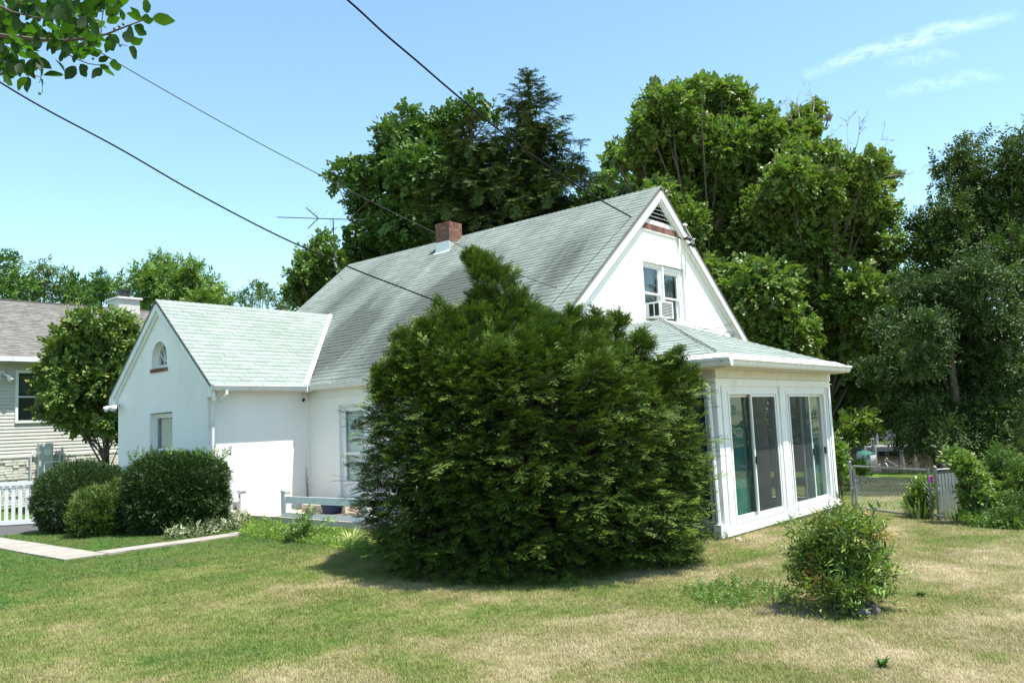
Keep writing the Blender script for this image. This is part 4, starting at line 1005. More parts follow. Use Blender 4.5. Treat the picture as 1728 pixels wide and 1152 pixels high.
bl, brr = K(1446, 771, 52.5), K(1474, 771, 52.5); by0, by1 = sorted((bl[1], brr[1]))
bt = thing('motor_boat', 'small white boat under a dark green cover moored at the far dock', 'boat', (52.5, (by0+by1)/2, WATER_Z))
def hull(prof):  # lofted sections along Y
    V = []; n = 9; secs = []
    for i in range(n):
        u = i/(n-1); y = by0+(by1-by0)*u; w = prof[0]*(1-(max(0, (u-.45))/.55)**2*.92); z0 = prof[1]+.25*max(0, u-.5)**1.2; z1 = prof[2]+.12*u
        secs.append([(52.5-w, y, z1), (52.5-w*.8, y, z0), (52.5+w*.8, y, z0), (52.5+w, y, z1)])
    m = MB(); vs = [v for s in secs for v in s]; fs = [(i*4+k, i*4+(k+1) % 4, (i+1)*4+(k+1) % 4, (i+1)*4+k) for i in range(n-1) for k in range(4)]; fs += [(0, 1, 2, 3), tuple((n-1)*4+k for k in range(4))]
    m.add(vs, fs); return m
hull((.55, WATER_Z-.15, WATER_Z+.14)).build('hull', 'boat_white', bt)
m = MB(); n = 8; vs = []
for i in range(n):
    u = i/(n-1); y = by0+(by1-by0)*(.02+.93*u); w = .57*(1-(max(0, (u-.45))/.55)**2*.85); hh = .12+.12*math.sin(math.pi*min(1, u*1.15)); z = WATER_Z+.15+.12*u
    vs += [(52.5-w, y, z), (52.5-w*.5, y, z+hh*.8), (52.5, y, z+hh), (52.5+w*.5, y, z+hh*.8), (52.5+w, y, z)]
m.add(vs, [(i*5+k, i*5+k+1, (i+1)*5+k+1, (i+1)*5+k) for i in range(n-1) for k in range(4)]+[(0, 1, 2, 3, 4), tuple((n-1)*5+k for k in range(5))]); m.build('cover', 'boat_cover', bt)
# lift poles at right
pk = atd(1613, 800, 30)
lp = thing('lift_posts', 'two slim grey posts with a cross board at the near bank behind the vine', 'posts', (float(pk[0]), float(pk[1]), -.7))
for x in (1607, 1614.5, 1621):
    a = MB(); a.tube([atd(x, 800, 30), atd(x, 738 if x < 1618 else 744, 30)], .035, 6); a.build('post', 'weathered_wood', lp)
m = MB(); m.beam(atd(1602, 758, 29.9), atd(1622, 753, 29.9), .05, .12); m.build('cross_board', 'weathered_wood', lp)
#FOLIAGE#
# ================================================================== FOLIAGE
def nrm(a): return a/np.maximum(np.linalg.norm(a, axis=-1, keepdims=True), 1e-9)
def basis(ax, nm):
    """rotation matrices whose x = ax and z close to nm"""
    x = nrm(ax); y = nrm(np.cross(nm, x)); z = np.cross(x, y); return np.stack([x, y, z], -1)
def inst(tv, tt, pos, R, sc):
    n, k = len(pos), len(tv)
    V = np.einsum('nij,kj->nki', R, tv)*np.asarray(sc).reshape(n, 1, 1)+pos[:, None]
    T = (tt[None]+(np.arange(n)*k)[:, None, None]).reshape(-1, 3)
    return V.reshape(-1, 3), T
def T_leaf(L=1.0, w=.5, fold=.12, base=(0, 0, 0), yaw=0, pitch=0):
    v = np.array([(0, 0, 0), (.45*L, w*L/2, fold*L), (L, 0, -.04*L), (.45*L, -w*L/2, fold*L)], float)
    c, s = math.cos(pitch), math.sin(pitch); v = v@np.array([[c, 0, s], [0, 1, 0], [-s, 0, c]])
    c, s = math.cos(yaw), math.sin(yaw); v = v@np.array([[c, s, 0], [-s, c, 0], [0, 0, 1]])
    return v+np.array(base), np.array([(0, 1, 2), (0, 2, 3)])
def T_sprig(rng, n=9, leaf=.42, w=.55, spread=1.0, droop=.2):
    """a twig of unit length along x carrying n leaves; last returned array = 'tipness' per vertex"""
    V = []; T = []; tp = []; k = 0
    for i in range(n):
        u = .12+.88*i/(n-1); sd = 1 if i % 2 else -1
        yaw = sd*rng.uniform(.5, 1.3)*(1-.75*(i == n-1)); L = leaf*rng.uniform(.75, 1.15)
        v, t = T_leaf(L, w*rng.uniform(.85, 1.15), rng.uniform(-.05, .15), (u, rng.normal(0, .04)*spread, rng.normal(0, .06)*spread-droop*u*u), yaw, rng.uniform(-.5, .7))
        V.append(v); T.append(t+k); k += 4; tp += [u]*4
    return np.concatenate(V), np.concatenate(T), np.array(tp)
def T_yew(rng, nside=4, needles=7, L=1.0, nw=.022):
    """flat fan of conifer shoots: a main axis with side shoots, each lined by narrow needles"""
    V = []; T = []; tp = []; k = 0
    axes = [((0, 0, 0), (1, 0, 0), 1.0, needles+3)]
    for i in range(nside):
        u = .18+.66*i/nside; sd = 1 if i % 2 else -1; a = sd*rng.uniform(.55, .9)
        axes.append(((u, 0, -.12*u*u), (math.cos(a), math.sin(a), rng.uniform(-.15, .2)), .52*(1.05-u*.55), needles))
    for b, d, ln, nn in axes:
        b = np.array(b); d = np.array(d)/np.linalg.norm(d); s = np.cross((0, 0, 1), d); s /= np.linalg.norm(s)
        for j in range(nn):
            u = (j+.6)/nn; c = b+d*ln*u+np.array((0, 0, -.10*(ln*u)**2))
            nl = .135*(1.0-.35*u)*L
            for sd in (1, -1):
                t = s*sd*.85+d*.62; t /= np.linalg.norm(t)
                e = c+t*nl+np.array((0, 0, rng.uniform(-.02, .035))); w_ = d*nw
                V += [c-w_, c+w_, e]; T.append((k, k+1, k+2)); k += 3; tp += [b[0]+ln*u]*3
        e = b+d*(ln+.05)+np.array((0, 0, -.10*ln*ln)); V += [b-s*.012, b+s*.012, e]; T.append((k, k+1, k+2)); k += 3; tp += [0, 0, 1]
    return np.array(V), np.array(T), np.clip(np.array(tp), 0, 1)

def scatter(name, temps, pos, ax, nm, sc, pal, mat, parent, rng, tipcol=None, tippow=2.0, hv=.12, kind=None, base=None):
    """many copies of a few leaf templates joined in one mesh; colour varies leaf by leaf within the species palette"""
    pos = np.asarray(pos); n = len(pos); which = rng.integers(0, len(temps), n); pal = np.array(pal)
    Vs = []; Ts = []; Cs = []; off = 0
    for w, (tv, tt, tp) in enumerate(temps):
        sel = which == w
        if not sel.any(): continue
        V, T = inst(tv, tt, pos[sel], basis(ax[sel], nm[sel]), sc[sel]); m = sel.sum()
        c = pal[rng.integers(0, len(pal), m)]*rng.uniform(1-hv, 1+hv, (m, 1))
        C = np.repeat(c[:, None], len(tv), 1)
        C = C*rng.uniform(.85, 1.15, (m, len(tv), 1))
        if tipcol is not None:
            f = (tp**tippow)[None, :, None]*rng.uniform(.2, 1, (m, 1, 1)); C = C*(1-f)+np.array(tipcol)*f
        Vs.append(V); Ts.append(T+off); Cs.append(C.reshape(-1, 3)); off += len(V)
    return np_mesh(name, np.concatenate(Vs), np.concatenate(Ts), mat, parent, np.concatenate(Cs), kind=kind, base=base)

def blob_points(blobs, n, rng, power=.45, flat=.85, layer=0):
    """points biased to the shells of ellipsoid blobs (c, r); returns position and outward direction"""
    r2 = np.array([b[1]**2 for b in blobs]); cnt = rng.choice(len(blobs), n, p=r2/r2.sum())
    c = np.array([b[0] for b in blobs])[cnt]; r = np.array([b[1] for b in blobs])[cnt]
    d = nrm(rng.normal(size=(n, 3))); rr = r*rng.uniform(0, 1, n)**power*rng.uniform(.8, 1.15, n)
    P_ = c+d*rr[:, None]*np.array((1, 1, flat))
    if layer: P_[:, 2] += .30*layer*np.sin(P_[:, 2]*2*math.pi/layer)*.5
    return P_, d
def bez(p, q, bend, n=6):
    p = Vector(p); q = Vector(q); mid = (p+q)/2+Vector(bend)
    return [(p*(1-t)+mid*t)*(1-t)+(mid*(1-t)+q*t)*t for t in [i/n for i in range(n+1)]]

SPR = {}
def temps(kind):
    if kind in SPR: return SPR[kind]
    r = np.random.default_rng(abs(hash(kind)) % 1000 if False else len(SPR)*7+3)
    if kind == 'broad': t = [T_sprig(r, 9, .40, .55) for _ in range(5)]
    elif kind == 'maple': t = [T_sprig(r, 8, .46, .85) for _ in range(5)]
    elif kind == 'long': t = [T_sprig(r, 11, .42, .30, 1.0, .35) for _ in range(5)]
    elif kind == 'small': t = [T_sprig(r, 9, .30, .52) for _ in range(5)]
    elif kind == 'box': t = [T_sprig(r, 8, .33, .52, 1.4, 0) for _ in range(4)]
    elif kind == 'yew': t = [T_yew(r, 4, 4, 1.25, .034) for _ in range(6)]
    elif kind == 'spruce': t = [T_yew(r, 3, 3, 1.7, .06) for _ in range(5)]
    SPR[kind] = t; return t

def tree(name, label, D, trunk_px, blobs, n, sprig, kind, pal, mat='leaf_matte', spread=.8, r_trunk=.18, group=None, tip=None, cat='tree', seed=1, base_z=None, back=True, dead=None, limbs=True, power=.45, up=.35, layer=0):
    """blobs: (px, py, r_px[, dD]) measured on the photo, placed round the trunk at their own depths"""
    rng = np.random.default_rng(seed); B = []
    if name == 'walnut_tree': blobs = [(b[0], b[1], b[2]*.92) for b in blobs]
    for b in blobs:
        dd = (b[3] if len(b) > 3 else rng.uniform(-spread, spread)); B.append((atd(b[0], b[1], D+dd), b[2]*(D+dd)/FPX))
    fr = list(B)
    if back:   # the far half of the crown
        for c, r in fr:
            if rng.random() < .5: B.append((c+np.append(F0[:2]*rng.uniform(.8, 2.2)*max(r, .8), rng.uniform(-.3, .1)), r*.95))
    bx = atd(trunk_px, 800, D); gzv = float(ground_z(bx[0], bx[1])) if base_z is None else base_z
    root = thing(name, label, cat, (float(bx[0]), float(bx[1]), gzv), group)
    pos, out = blob_points(B, n, rng, power, .85, layer)
    keep = pos[:, 2] > gzv+.15; pos, out = pos[keep], out[keep]; n = len(pos)
    nm = nrm(rng.normal(0, .45, (n, 3))+np.array((0, 0, .9))+out*.35); ax = nrm(out*.7+rng.normal(0, .6, (n, 3))+np.array((0, 0, up-.35)))
    scatter('crown', temps(kind), pos, ax, nm, sprig*rng.uniform(.7, 1.25, n), pal, mat, root, rng, tip)
    if True:
        zs = [b[0][2] for b in B]; top = max(zs); lo = min(zs)
        tp = np.mean([b[0] for b in B if b[0][2] > lo+.55*(top-lo)] or [B[0][0]], axis=0)
        m = MB(); m.tube(bez((bx[0], bx[1], gzv-.2), tp, (rng.normal(0, .3), rng.normal(0, .3), 0), 8), [r_trunk*(1-.82*i/8) for i in range(9)], 8); m.build('trunk', 'bark', root, smooth=True)
        m = MB(); p0 = Vector((bx[0], bx[1], gzv))
        for c, r in (B if limbs else B[:1]):
            f = rng.uniform(.35, .8); s = p0.lerp(Vector(tp), max(.12, min(.95, f*(c[2]-gzv)/max(top-gzv, .1))))
            k = r_trunk*.35; m.tube(bez(s, c, (rng.normal(0, .2), rng.normal(0, .2), -.12*r), 5), [k*(1-.16*i) for i in range(6)], 5, cap=False)
            for _ in range(3):
                e = c+nrm(rng.normal(size=3))*r*.85; m.tube(bez(c, e, rng.normal(0, .08, 3), 3), [k*.3, k*.24, k*.16, k*.08], 4, cap=False)
        m.build('branches', 'bark', root)
    if dead:
        m = MB()
        for (x0, y0, x1, y1) in dead:
            p, q = atd(x0, y0, D), atd(x1, y1, D+rng.uniform(-.6, .6)); L = np.linalg.norm(q-p)
            pts = bez(p, q, rng.normal(0, .12, 3), 6); m.tube(pts, [.020*(1-.13*i) for i in range(7)], 4, cap=False)
            for j in range(6):
                s = pts[rng.integers(2, 7)]; e = s+Vector(nrm(nrm(q-p)*.9+rng.normal(0, .7, 3)))*L*rng.uniform(.15, .42)
                mid = bez(s, e, rng.normal(0, .06, 3), 3); m.tube(mid, [.009, .007, .005, .004], 3, cap=False)
                for _ in range(2):
                    s2 = mid[rng.integers(1, 4)]; e2 = s2+Vector(nrm(np.array(e-s)*1.0+rng.normal(0, .4, 3)*L*.3))*L*.13; m.tube([s2, e2], [.007, .004], 3, cap=False)
        m.build('dead_branches', 'dead_wood', root)
    return root

G_MID = [(.066, .135, .024), (.082, .160, .029), (.102, .182, .034), (.052, .112, .022)]
G_LIGHT = [(.130, .225, .040), (.155, .250, .048), (.105, .195, .036), (.180, .255, .058)]
G_DARK = [(.027, .055, .012), (.036, .070, .014), (.046, .086, .017), (.022, .046, .011)]
G_BG = [(.080, .145, .045), (.100, .165, .050), (.115, .175, .058)]
G_YEW = [(.020, .044, .009), (.027, .056, .010), (.038, .074, .012), (.018, .038, .009), (.060, .100, .016)]

# ---- big leafy trees right of the gable
tree('walnut_tree', 'tall light green leafy tree rising directly behind the gable peak', 27, 1225,
     [(1130, 180, 42), (1105, 165, 20), (1190, 162, 36), (1240, 170, 34), (1180, 145, 14), (1220, 150, 14), (1280, 205, 34), (1095, 215, 34), (1048, 255, 22), (1036, 262, 9), (1075, 250, 22), (1160, 235, 55), (1230, 250, 55), (1290, 260, 38), (1110, 285, 36), (1180, 320, 60), (1150, 380, 50), (1240, 350, 60),
      (1210, 430, 60), (1180, 470, 45), (1110, 330, 30), (1265, 290, 40), (1300, 225, 22), (1230, 510, 55), (1262, 560, 45), (1200, 540, 50), (1140, 340, 40), (1310, 320, 40)],
     16500, .30, 'maple', G_LIGHT+G_LIGHT+G_MID, 'leaf_thin', 1.6, .20, 'leafy trees behind the cottage', (.14, .17, .05), seed=3)
tree('walnut_tree', 'broad light green tree with bare dead twigs on top, right of the gable', 26, 1375,
     [(1350, 205, 22), (1378, 190, 15), (1362, 225, 22), (1350, 262, 30), (1330, 300, 42), (1398, 262, 18), (1425, 285, 28), (1412, 262, 12), (1470, 278, 22), (1488, 268, 12), (1495, 300, 18), (1380, 330, 50), (1450, 330, 45), (1485, 360, 30), (1420, 390, 60), (1480, 425, 40), (1507, 405, 15),
      (1350, 410, 70), (1290, 400, 60), (1280, 490, 70), (1360, 510, 70), (1440, 500, 60), (1488, 480, 28), (1320, 560, 60), (1400, 590, 60), (1460, 580, 45), (1345, 640, 45), (1430, 640, 40), (1420, 690, 28), (1450, 715, 22), (1475, 655, 25), (1425, 735, 14), (1505, 440, 12), (1300, 340, 40)],
     19500, .30, 'maple', G_LIGHT+G_LIGHT+G_MID, 'leaf_thin', 1.8, .20, 'leafy trees behind the cottage', (.15, .17, .045), seed=5,
     dead=[(1348, 225, 1322, 168), (1352, 220, 1345, 160), (1365, 215, 1372, 160), (1375, 262, 1402, 225), (1430, 268, 1428, 205), (1436, 270, 1450, 208), (1480, 280, 1488, 235), (1490, 300, 1535, 295), (1500, 330, 1490, 300), (1485, 300, 1508, 268)])
# ---- dark trees on the right
tree('cedar_tree', 'dark pointed cedar, the tall one at the right with its top in clear sky', 25, 1640,
     [(1628, 245, 18), (1652, 240, 13), (1615, 243, 9), (1640, 275, 24), (1615, 285, 14), (1665, 290, 24), (1640, 320, 34), (1598, 318, 12), (1600, 350, 28), (1578, 345, 11), (1665, 350, 36), (1690, 320, 22), (1620, 390, 42), (1580, 400, 22), (1680, 410, 42), (1640, 440, 50), (1570, 445, 26), (1545, 455, 14), (1590, 480, 40), (1700, 450, 35), (1590, 372, 16)],
     6500, .38, 'small', G_DARK+[(.045, .085, .018), (.06, .10, .02)], 'leaf_matte', 1.0, .2, 'dark trees by the creek', (.09, .14, .03), seed=8, up=.1, layer=.9, limbs=False)
tree('cedar_tree', 'dark tree cut by the right edge of the photo', 23.5, 1728,
     [(1722, 232, 14), (1728, 215, 8), (1712, 262, 22), (1735, 270, 30), (1700, 275, 12), (1722, 310, 32), (1705, 350, 28), (1735, 380, 45), (1710, 420, 35), (1740, 460, 50)],
     3200, .38, 'small', G_DARK+G_MID[:1], 'leaf_matte', 1.0, .2, 'dark trees by the creek', (.09, .14, .03), seed=9, up=.1, layer=.9, limbs=False)
tree('holly_tree', 'dense dark holly with greyish glints filling the right side above the creek', 20.5, 1640,
     [(1545, 505, 35), (1520, 480, 16), (1600, 490, 45), (1660, 480, 45), (1715, 490, 45), (1560, 560, 45), (1530, 600, 30), (1630, 560, 60), (1700, 560, 50), (1560, 640, 45), (1640, 640, 60), (1715, 640, 50), (1570, 700, 38), (1640, 705, 50), (1710, 705, 45), (1538, 690, 20), (1600, 738, 26), (1670, 745, 26), (1720, 750, 30), (1610, 600, 50), (1515, 540, 15), (1560, 740, 18), (1640, 440, 30), (1600, 640, 50), (1680, 600, 50), (1660, 520, 45), (1560, 600, 35), (1600, 690, 40), (1680, 700, 40), (1500, 600, 18), (1695, 740, 30), (1640, 745, 24)],
     17500, .29, 'small', [(.020, .046, .011), (.028, .060, .013), (.040, .080, .017), (.062, .106, .026)], 'leaf_matte', 1.3, .16, 'dark trees by the creek', (.085, .13, .045), seed=10, power=.7, limbs=False, layer=1.1)
tree('holly_tree', 'second dark tree between the creek gap and the leafy tree', 28, 1600,
     [(1520, 520, 40), (1500, 570, 35), (1530, 620, 35), (1490, 640, 30), (1520, 670, 26), (1555, 560, 40), (1500, 690, 14), (1545, 700, 20), (1510, 470, 18)],
     4200, .36, 'small', G_DARK, 'leaf_matte', 1.3, .2, 'dark trees by the creek', (.05, .10, .03), seed=12, limbs=False)
tree('holly_tree', 'dark tree added at the water edge to shade the bank, mostly hidden behind the nearer hollies', 33, 1640,
     [(1560, 600, 60), (1500, 640, 40), (1630, 620, 60), (1530, 680, 30), (1590, 690, 40)], 3000, .5, 'small', G_DARK, 'leaf_matte', 2.2, .2, 'dark trees by the creek', None, seed=13, limbs=False)  # added tree, placed so its crown shades the bank lawn past the gate
# ---- far bank
for i, (px, top, r) in enumerate([(1330, 600, 60), (1400, 590, 60), (1470, 600, 60), (1540, 610, 60), (1610, 600, 60), (1690, 600, 60), (1770, 610, 60)]):
    tree('far_bank_tree', 'dark tree on the far bank, '+['behind the sunroom', 'behind the hanging green boughs', 'above the boat', 'above the dock', 'right of the dock', 'behind the holly', 'at the far right'][i], 64+i % 2*3, px,
         [(px, top, r), (px-30, top+60, r*.8), (px+32, top+55, r*.8), (px, top+100, r*.9), (px-25, top+135, r*.5), (px+25, top+132, r*.5)], 900, .9, 'broad', G_DARK, 'leaf_matte', 1.5, .3, 'trees on the far bank', seed=20+i)
rng = np.random.default_rng(31); n = 3000
pos = np.stack([rng.uniform(58.5, 64, n), rng.uniform(-40, 75, n), -.5+rng.uniform(0, 1, n)**1.5*2.6], 1)
props(scatter('undergrowth', temps('broad'), pos, nrm(rng.normal(size=(n, 3))), nrm(rng.normal(size=(n, 3))+np.array((0, 0, 1))), rng.uniform(.5, 1.0, n), G_DARK, 'leaf_matte', None, rng, base=(60, 0, 0)), kind='stuff')

# ---- behind the house, left of the gable
tree('maple_tree', 'mid green leafy tree behind the roof, left of the spruces', 34, 690,
     [(688, 195, 16), (655, 222, 18), (700, 225, 26), (740, 215, 28), (775, 200, 24), (800, 182, 16), (828, 190, 12), (660, 262, 30), (620, 285, 22), (585, 290, 16), (562, 292, 8), (700, 290, 50), (650, 330, 38), (612, 340, 22), (640, 385, 32), (600, 395, 16), (690, 370, 50), (600, 425, 18), (650, 430, 32), (700, 430, 40), (575, 445, 10), (740, 260, 40), (760, 330, 50), (610, 310, 20)],
     5600, .42, 'maple', G_MID, 'leaf_matte', 1.6, .26, None, (.09, .14, .04), seed=14)
tree('maple_tree', 'small bright green tree at the far end of the roof behind the antenna', 31, 540,
     [(548, 412, 13), (532, 425, 12), (520, 440, 14), (503, 455, 11), (545, 440, 20), (560, 430, 12), (520, 468, 18), (495, 478, 10), (540, 470, 22), (510, 495, 18), (535, 500, 18), (566, 460, 14), (492, 488, 9)],
     1700, .36, 'maple', G_MID+G_LIGHT, 'leaf_matte', .8, .14, None, (.10, .15, .04), seed=15)
tree('background_tree', 'pale tree seen between the spruce and the gable peak', 40, 1040,
     [(1040, 315, 22), (1010, 325, 22), (1062, 318, 14), (1030, 345, 30), (1000, 350, 30), (1080, 340, 20)], 900, .45, 'maple', G_BG, 'leaf_matte', 1.0, .2, None, seed=16)

def spruce(label, D, px, tip_y, prof, n, seed, cones):
    rng = np.random.default_rng(seed); tipp = atd(px, tip_y, D); bx = np.array([tipp[0], tipp[1], float(ground_z(tipp[0], tipp[1]))]); s = D/FPX
    root = thing('spruce_tree', label, 'tree', tuple(map(float, bx)), 'spruces behind the roof')
    m = MB(); m.tube([bx, (bx[0], bx[1], tipp[2]*.5), tuple(tipp)], [.28, .16, .02], 8); m.build('trunk', 'bark', root, smooth=True)
    pd = np.array([p[0] for p in prof])*s; pw = np.array([p[1] for p in prof])*s
    P = []; AX = []; NM = []; S = []; br = MB(); CN = []
    depth = 0.05; H_ = tipp[2]-6.0
    while depth < H_:
        rad = np.interp(depth, pd, pw); k = rng.integers(6, 9)
        for j in range(k):
            a = rng.uniform(0, 2*math.pi); L = rad*rng.uniform(.65, 1.12)+.12; z0 = tipp[2]-depth
            dr = np.array([math.cos(a), math.sin(a), 0]); rise = .25 if depth < 2 else -.10
            nseg = max(3, int(L/.17)); p0 = np.array([tipp[0], tipp[1], z0])
            def pt(u): return p0+dr*L*u+np.array((0, 0, rise*L*u-.20*L*u*u*(1 if depth > 1.2 else 0)+.14*L*u**4))
            br.tube([pt(u) for u in (0, .33, .66, 1)], [.03, .02, .012, .004], 3, cap=False)
            sd = np.array([-dr[1], dr[0], 0])
            for i in range(nseg):
                u = (i+.6)/nseg; c = pt(u)
                for q in (1, -1):
                    if u < .25 and rng.random() < .6: continue
                    ln = (.16+.36*(1-abs(u-.55)))*min(1, L/1.3)+.08
                    P.append(c+rng.normal(0, .03, 3)); AX.append(dr*.75+sd*q*rng.uniform(.3, 1.0)+np.array((0, 0, rng.uniform(-.55, .1)))); NM.append((rng.normal(0, .2), rng.normal(0, .2), 1)); S.append(ln*rng.uniform(.8, 1.3))
                if rng.random() < .7 and depth > 1.5:   # hanging twigs
                    P.append(c); AX.append(np.array((0, 0, -1))+rng.normal(0, .18, 3)); NM.append(dr+rng.normal(0, .3, 3)); S.append(rng.uniform(.3, .6))
            P.append(pt(.95)); AX.append(dr+np.array((0, 0, .2))); NM.append((0, 0, 1)); S.append(.35)
            if depth < cones and rng.random() < .55: CN.append(pt(rng.uniform(.5, .95)))
        depth += rng.uniform(.19, .30)
    for _ in range(8): P.append(tipp-np.array((0, 0, rng.uniform(0, .5)))); AX.append(np.array((rng.normal(0, .4), rng.normal(0, .4), 1))); NM.append(rng.normal(size=3)); S.append(.3)
    br.build('branches', 'bark', root)
    P = np.array(P); AX = np.array(AX, float); NM = np.array(NM, float); S = np.array(S); kp = ((P-bx)@F0 < .8) | (rng.random(len(P)) < .4); P, AX, NM, S = P[kp], AX[kp], NM[kp], S[kp]
    scatter('crown', temps('spruce'), P, AX, NM, S, [(.030, .058, .016), (.038, .070, .018), (.047, .082, .020), (.056, .092, .022)], 'needle', root, rng, (.085, .12, .028))
    m = MB()
    for c in CN: m.tube([c, c-np.array((0, 0, .07)), c-np.array((0, 0, .15))], [.02, .028, .012], 5)
    if CN: m.build('cones', 'cone_brown', root, kind='stuff')
spruce('tallest dark spruce with a narrow spire behind the roof', 31, 890, 124, [(0, 0), (15, 8), (45, 30), (80, 52), (95, 72), (130, 92), (170, 112), (240, 150), (330, 175), (500, 200)], 0, 41, 4)
spruce('broad dark spruce hung with brown cones, left of the tallest spire', 29.5, 795, 196, [(0, 4), (20, 20), (60, 48), (110, 82), (160, 105), (220, 125), (400, 150)], 0, 42, 3)

# ---- distant trees at the left
bgl = [('dark leafy tree at the left edge beyond the taupe roof', 55, 8, [(4, 428, 9), (10, 445, 12), (6, 470, 18), (22, 482, 18), (0, 500, 22)], G_MID),
       ('pale thin-leaved tree above the taupe roof, left of the others', 60, 70, [(62, 452, 10), (80, 450, 10), (72, 468, 16), (50, 482, 16), (92, 482, 16), (65, 495, 20), (100, 500, 14)], G_BG),
       ('rounded green tree above the taupe roof next to the pale one', 62, 125, [(120, 478, 15), (135, 485, 16), (110, 495, 16), (130, 505, 20)], G_MID),
       ('small dark tree above the taupe roof left of the metal flue', 66, 172, [(168, 470, 10), (172, 485, 14), (185, 492, 16), (158, 498, 16)], G_MID),
       ('large rounded yellow-green tree above the neighbor chimney', 60, 290, [(270, 434, 9), (268, 448, 14), (240, 462, 20), (295, 452, 22), (322, 448, 9), (330, 465, 22), (215, 480, 18), (275, 475, 30), (310, 485, 34), (350, 485, 22), (245, 495, 28), (375, 500, 14), (385, 510, 10), (340, 505, 26)], G_LIGHT),
       ('sparse feathery tree between the yellow-green tree and the cottage roof', 58, 435, [(428, 482, 9), (440, 490, 12), (412, 498, 10), (425, 505, 14), (455, 505, 12), (470, 512, 12), (480, 520, 14), (405, 515, 12)], G_BG)]
for i, (lab, D, px, bl, pal) in enumerate(bgl):
    tree('background_tree', lab, D, px, bl+[(b[0], b[1]+45, b[2]*1.2) for b in bl[-2:]], [900, 900, 900, 800, 3600, 650][i], [.62, .5, .6, .6, .55, .42][i], 'broad', pal, 'leaf_matte', 1.2, .22, 'distant trees at the left', seed=50+i, power=.6 if i in (1, 5) else .45)

# ---- small tree in front of the neighbour
tree('ornamental_tree', 'small dense green tree with yellowish tips beside the wing of the cottage', 23.2, 177,
     [(130, 545, 20), (155, 538, 14), (188, 540, 18), (215, 548, 18), (112, 575, 24), (165, 585, 38), (212, 590, 30), (85, 620, 22), (130, 630, 36), (190, 640, 40), (78, 655, 14), (100, 670, 22), (150, 680, 34), (205, 685, 32), (74, 690, 12), (105, 700, 18), (215, 722, 16), (188, 712, 18), (130, 710, 16), (235, 640, 26), (235, 590, 22), (100, 590, 16), (240, 690, 20)],
     5200, .25, 'maple', G_MID, 'leaf_matte', .8, .07, None, (.19, .22, .05), seed=60, base_z=0)

# ---- clipped shrubs at the left
def shell_shrub(name, label, c, rad, n, sz, pal, kind='box', mat='leaf_glossy', e=2.0, seed=1, tip=None, group=None, zmin=.03, noise=.05, stems=True, cat='shrub', layers=.16, upb=.25):
    """superellipsoid crown of small sprigs standing on the ground"""
    rng = np.random.default_rng(seed); c = np.array(c, float); rad = np.array(rad, float)
    root = thing(name, label, cat, (float(c[0]), float(c[1]), 0.0), group)
    d = nrm(rng.normal(size=(n, 3))); q = (np.abs(d)**e).sum(1)**(-1/e); 
    bump_ = 1+noise*np.sin(d[:, 0]*7+1)*np.cos(d[:, 1]*6)+noise*.7*np.sin(d[:, 2]*11+d[:, 0]*5)
    rr = q*bump_*np.where(rng.random(n) < .28, rng.uniform(.25, .8, n), 1-np.abs(rng.normal(0, layers*.7, n)))
    R = np.array([[R0[0], F0[0], 0], [R0[1], F0[1], 0], [0, 0, 1]])
    loc = d*rr[:, None]*rad; pos = loc@R.T+c; keep = pos[:, 2] > zmin; pos, dd = pos[keep], (d@R.T)[keep]; n = len(pos)
    ax = nrm(dd+rng.normal(0, .45, (n, 3))+np.array((0, 0, upb))); nmv = nrm(rng.normal(0, .6, (n, 3))+np.array((0, 0, .8)))
    scatter('foliage', temps(kind), pos, ax, nmv, sz*rng.uniform(.7, 1.3, n), pal, mat, root, rng, tip)
    if stems:
        m = MB()
        for _ in range(9):
            a = rng.uniform(0, 6.28); e2 = c+np.array((math.cos(a)*rad[0]*.6, math.sin(a)*rad[0]*.6, rad[2]*rng.uniform(0, .6)))
            m.tube(bez((c[0]+rng.normal(0, .08), c[1]+rng.normal(0, .08), -.03), e2, (0, 0, -.1), 4), [.03, .024, .018, .012, .008], 5, cap=False)
        m.build('stems', 'bark', root)
    return root
c = atd(140, 838, 17.7); c[2] = .64
shell_shrub('round_shrub', 'large clipped round dark green shrub beside the white picket fence', c, (.96, .9, .76), 14500, .095, G_DARK+[(.035, .07, .02)], seed=71, e=2.1)
c = atd(168, 868, 16.5); c[2] = .38
shell_shrub('small_shrub', 'small feathery olive shrub between the round shrub and the clipped hedge', c, (.42, .4, .42), 2200, .17, G_DARK+G_MID, kind='long', mat='leaf_matte', seed=72, tip=(.13, .17, .04), upb=.9, noise=.18)
c = atd(205, 862, 16.9); c[2] = .45
shell_shrub('small_shrub', 'low dark shrub tucked against the left side of the clipped hedge', c, (.36, .4, .5), 2200, .16, G_DARK+G_MID, kind='small', seed=73, tip=(.10, .13, .03))
c = atd(299, 840, 16.5); c[2] = .74
hd = shell_shrub('clipped_hedge', 'boxy dark green hedge under the wing window with pale sprouts on top', c, (.90, .64, .74), 17500, .105, G_DARK+[(.030, .062, .017), (.04, .078, .02)], e=3.6, seed=74, noise=.04)
rng = np.random.default_rng(75); n = 100
px = rng.uniform(218, 388, n); pos = np.array([atd(x, 777-rng.uniform(0, 10)+max(0, 232-x)*.5, 16.5+rng.uniform(-.5, .5)) for x in px])
scatter('sprouts', temps('small'), pos, np.stack([rng.normal(0, .15, n), rng.normal(0, .15, n), np.ones(n)], 1), nrm(rng.normal(size=(n, 3))), rng.uniform(.09, .19, n), G_LIGHT+G_MID, 'leaf_thin', hd, rng)

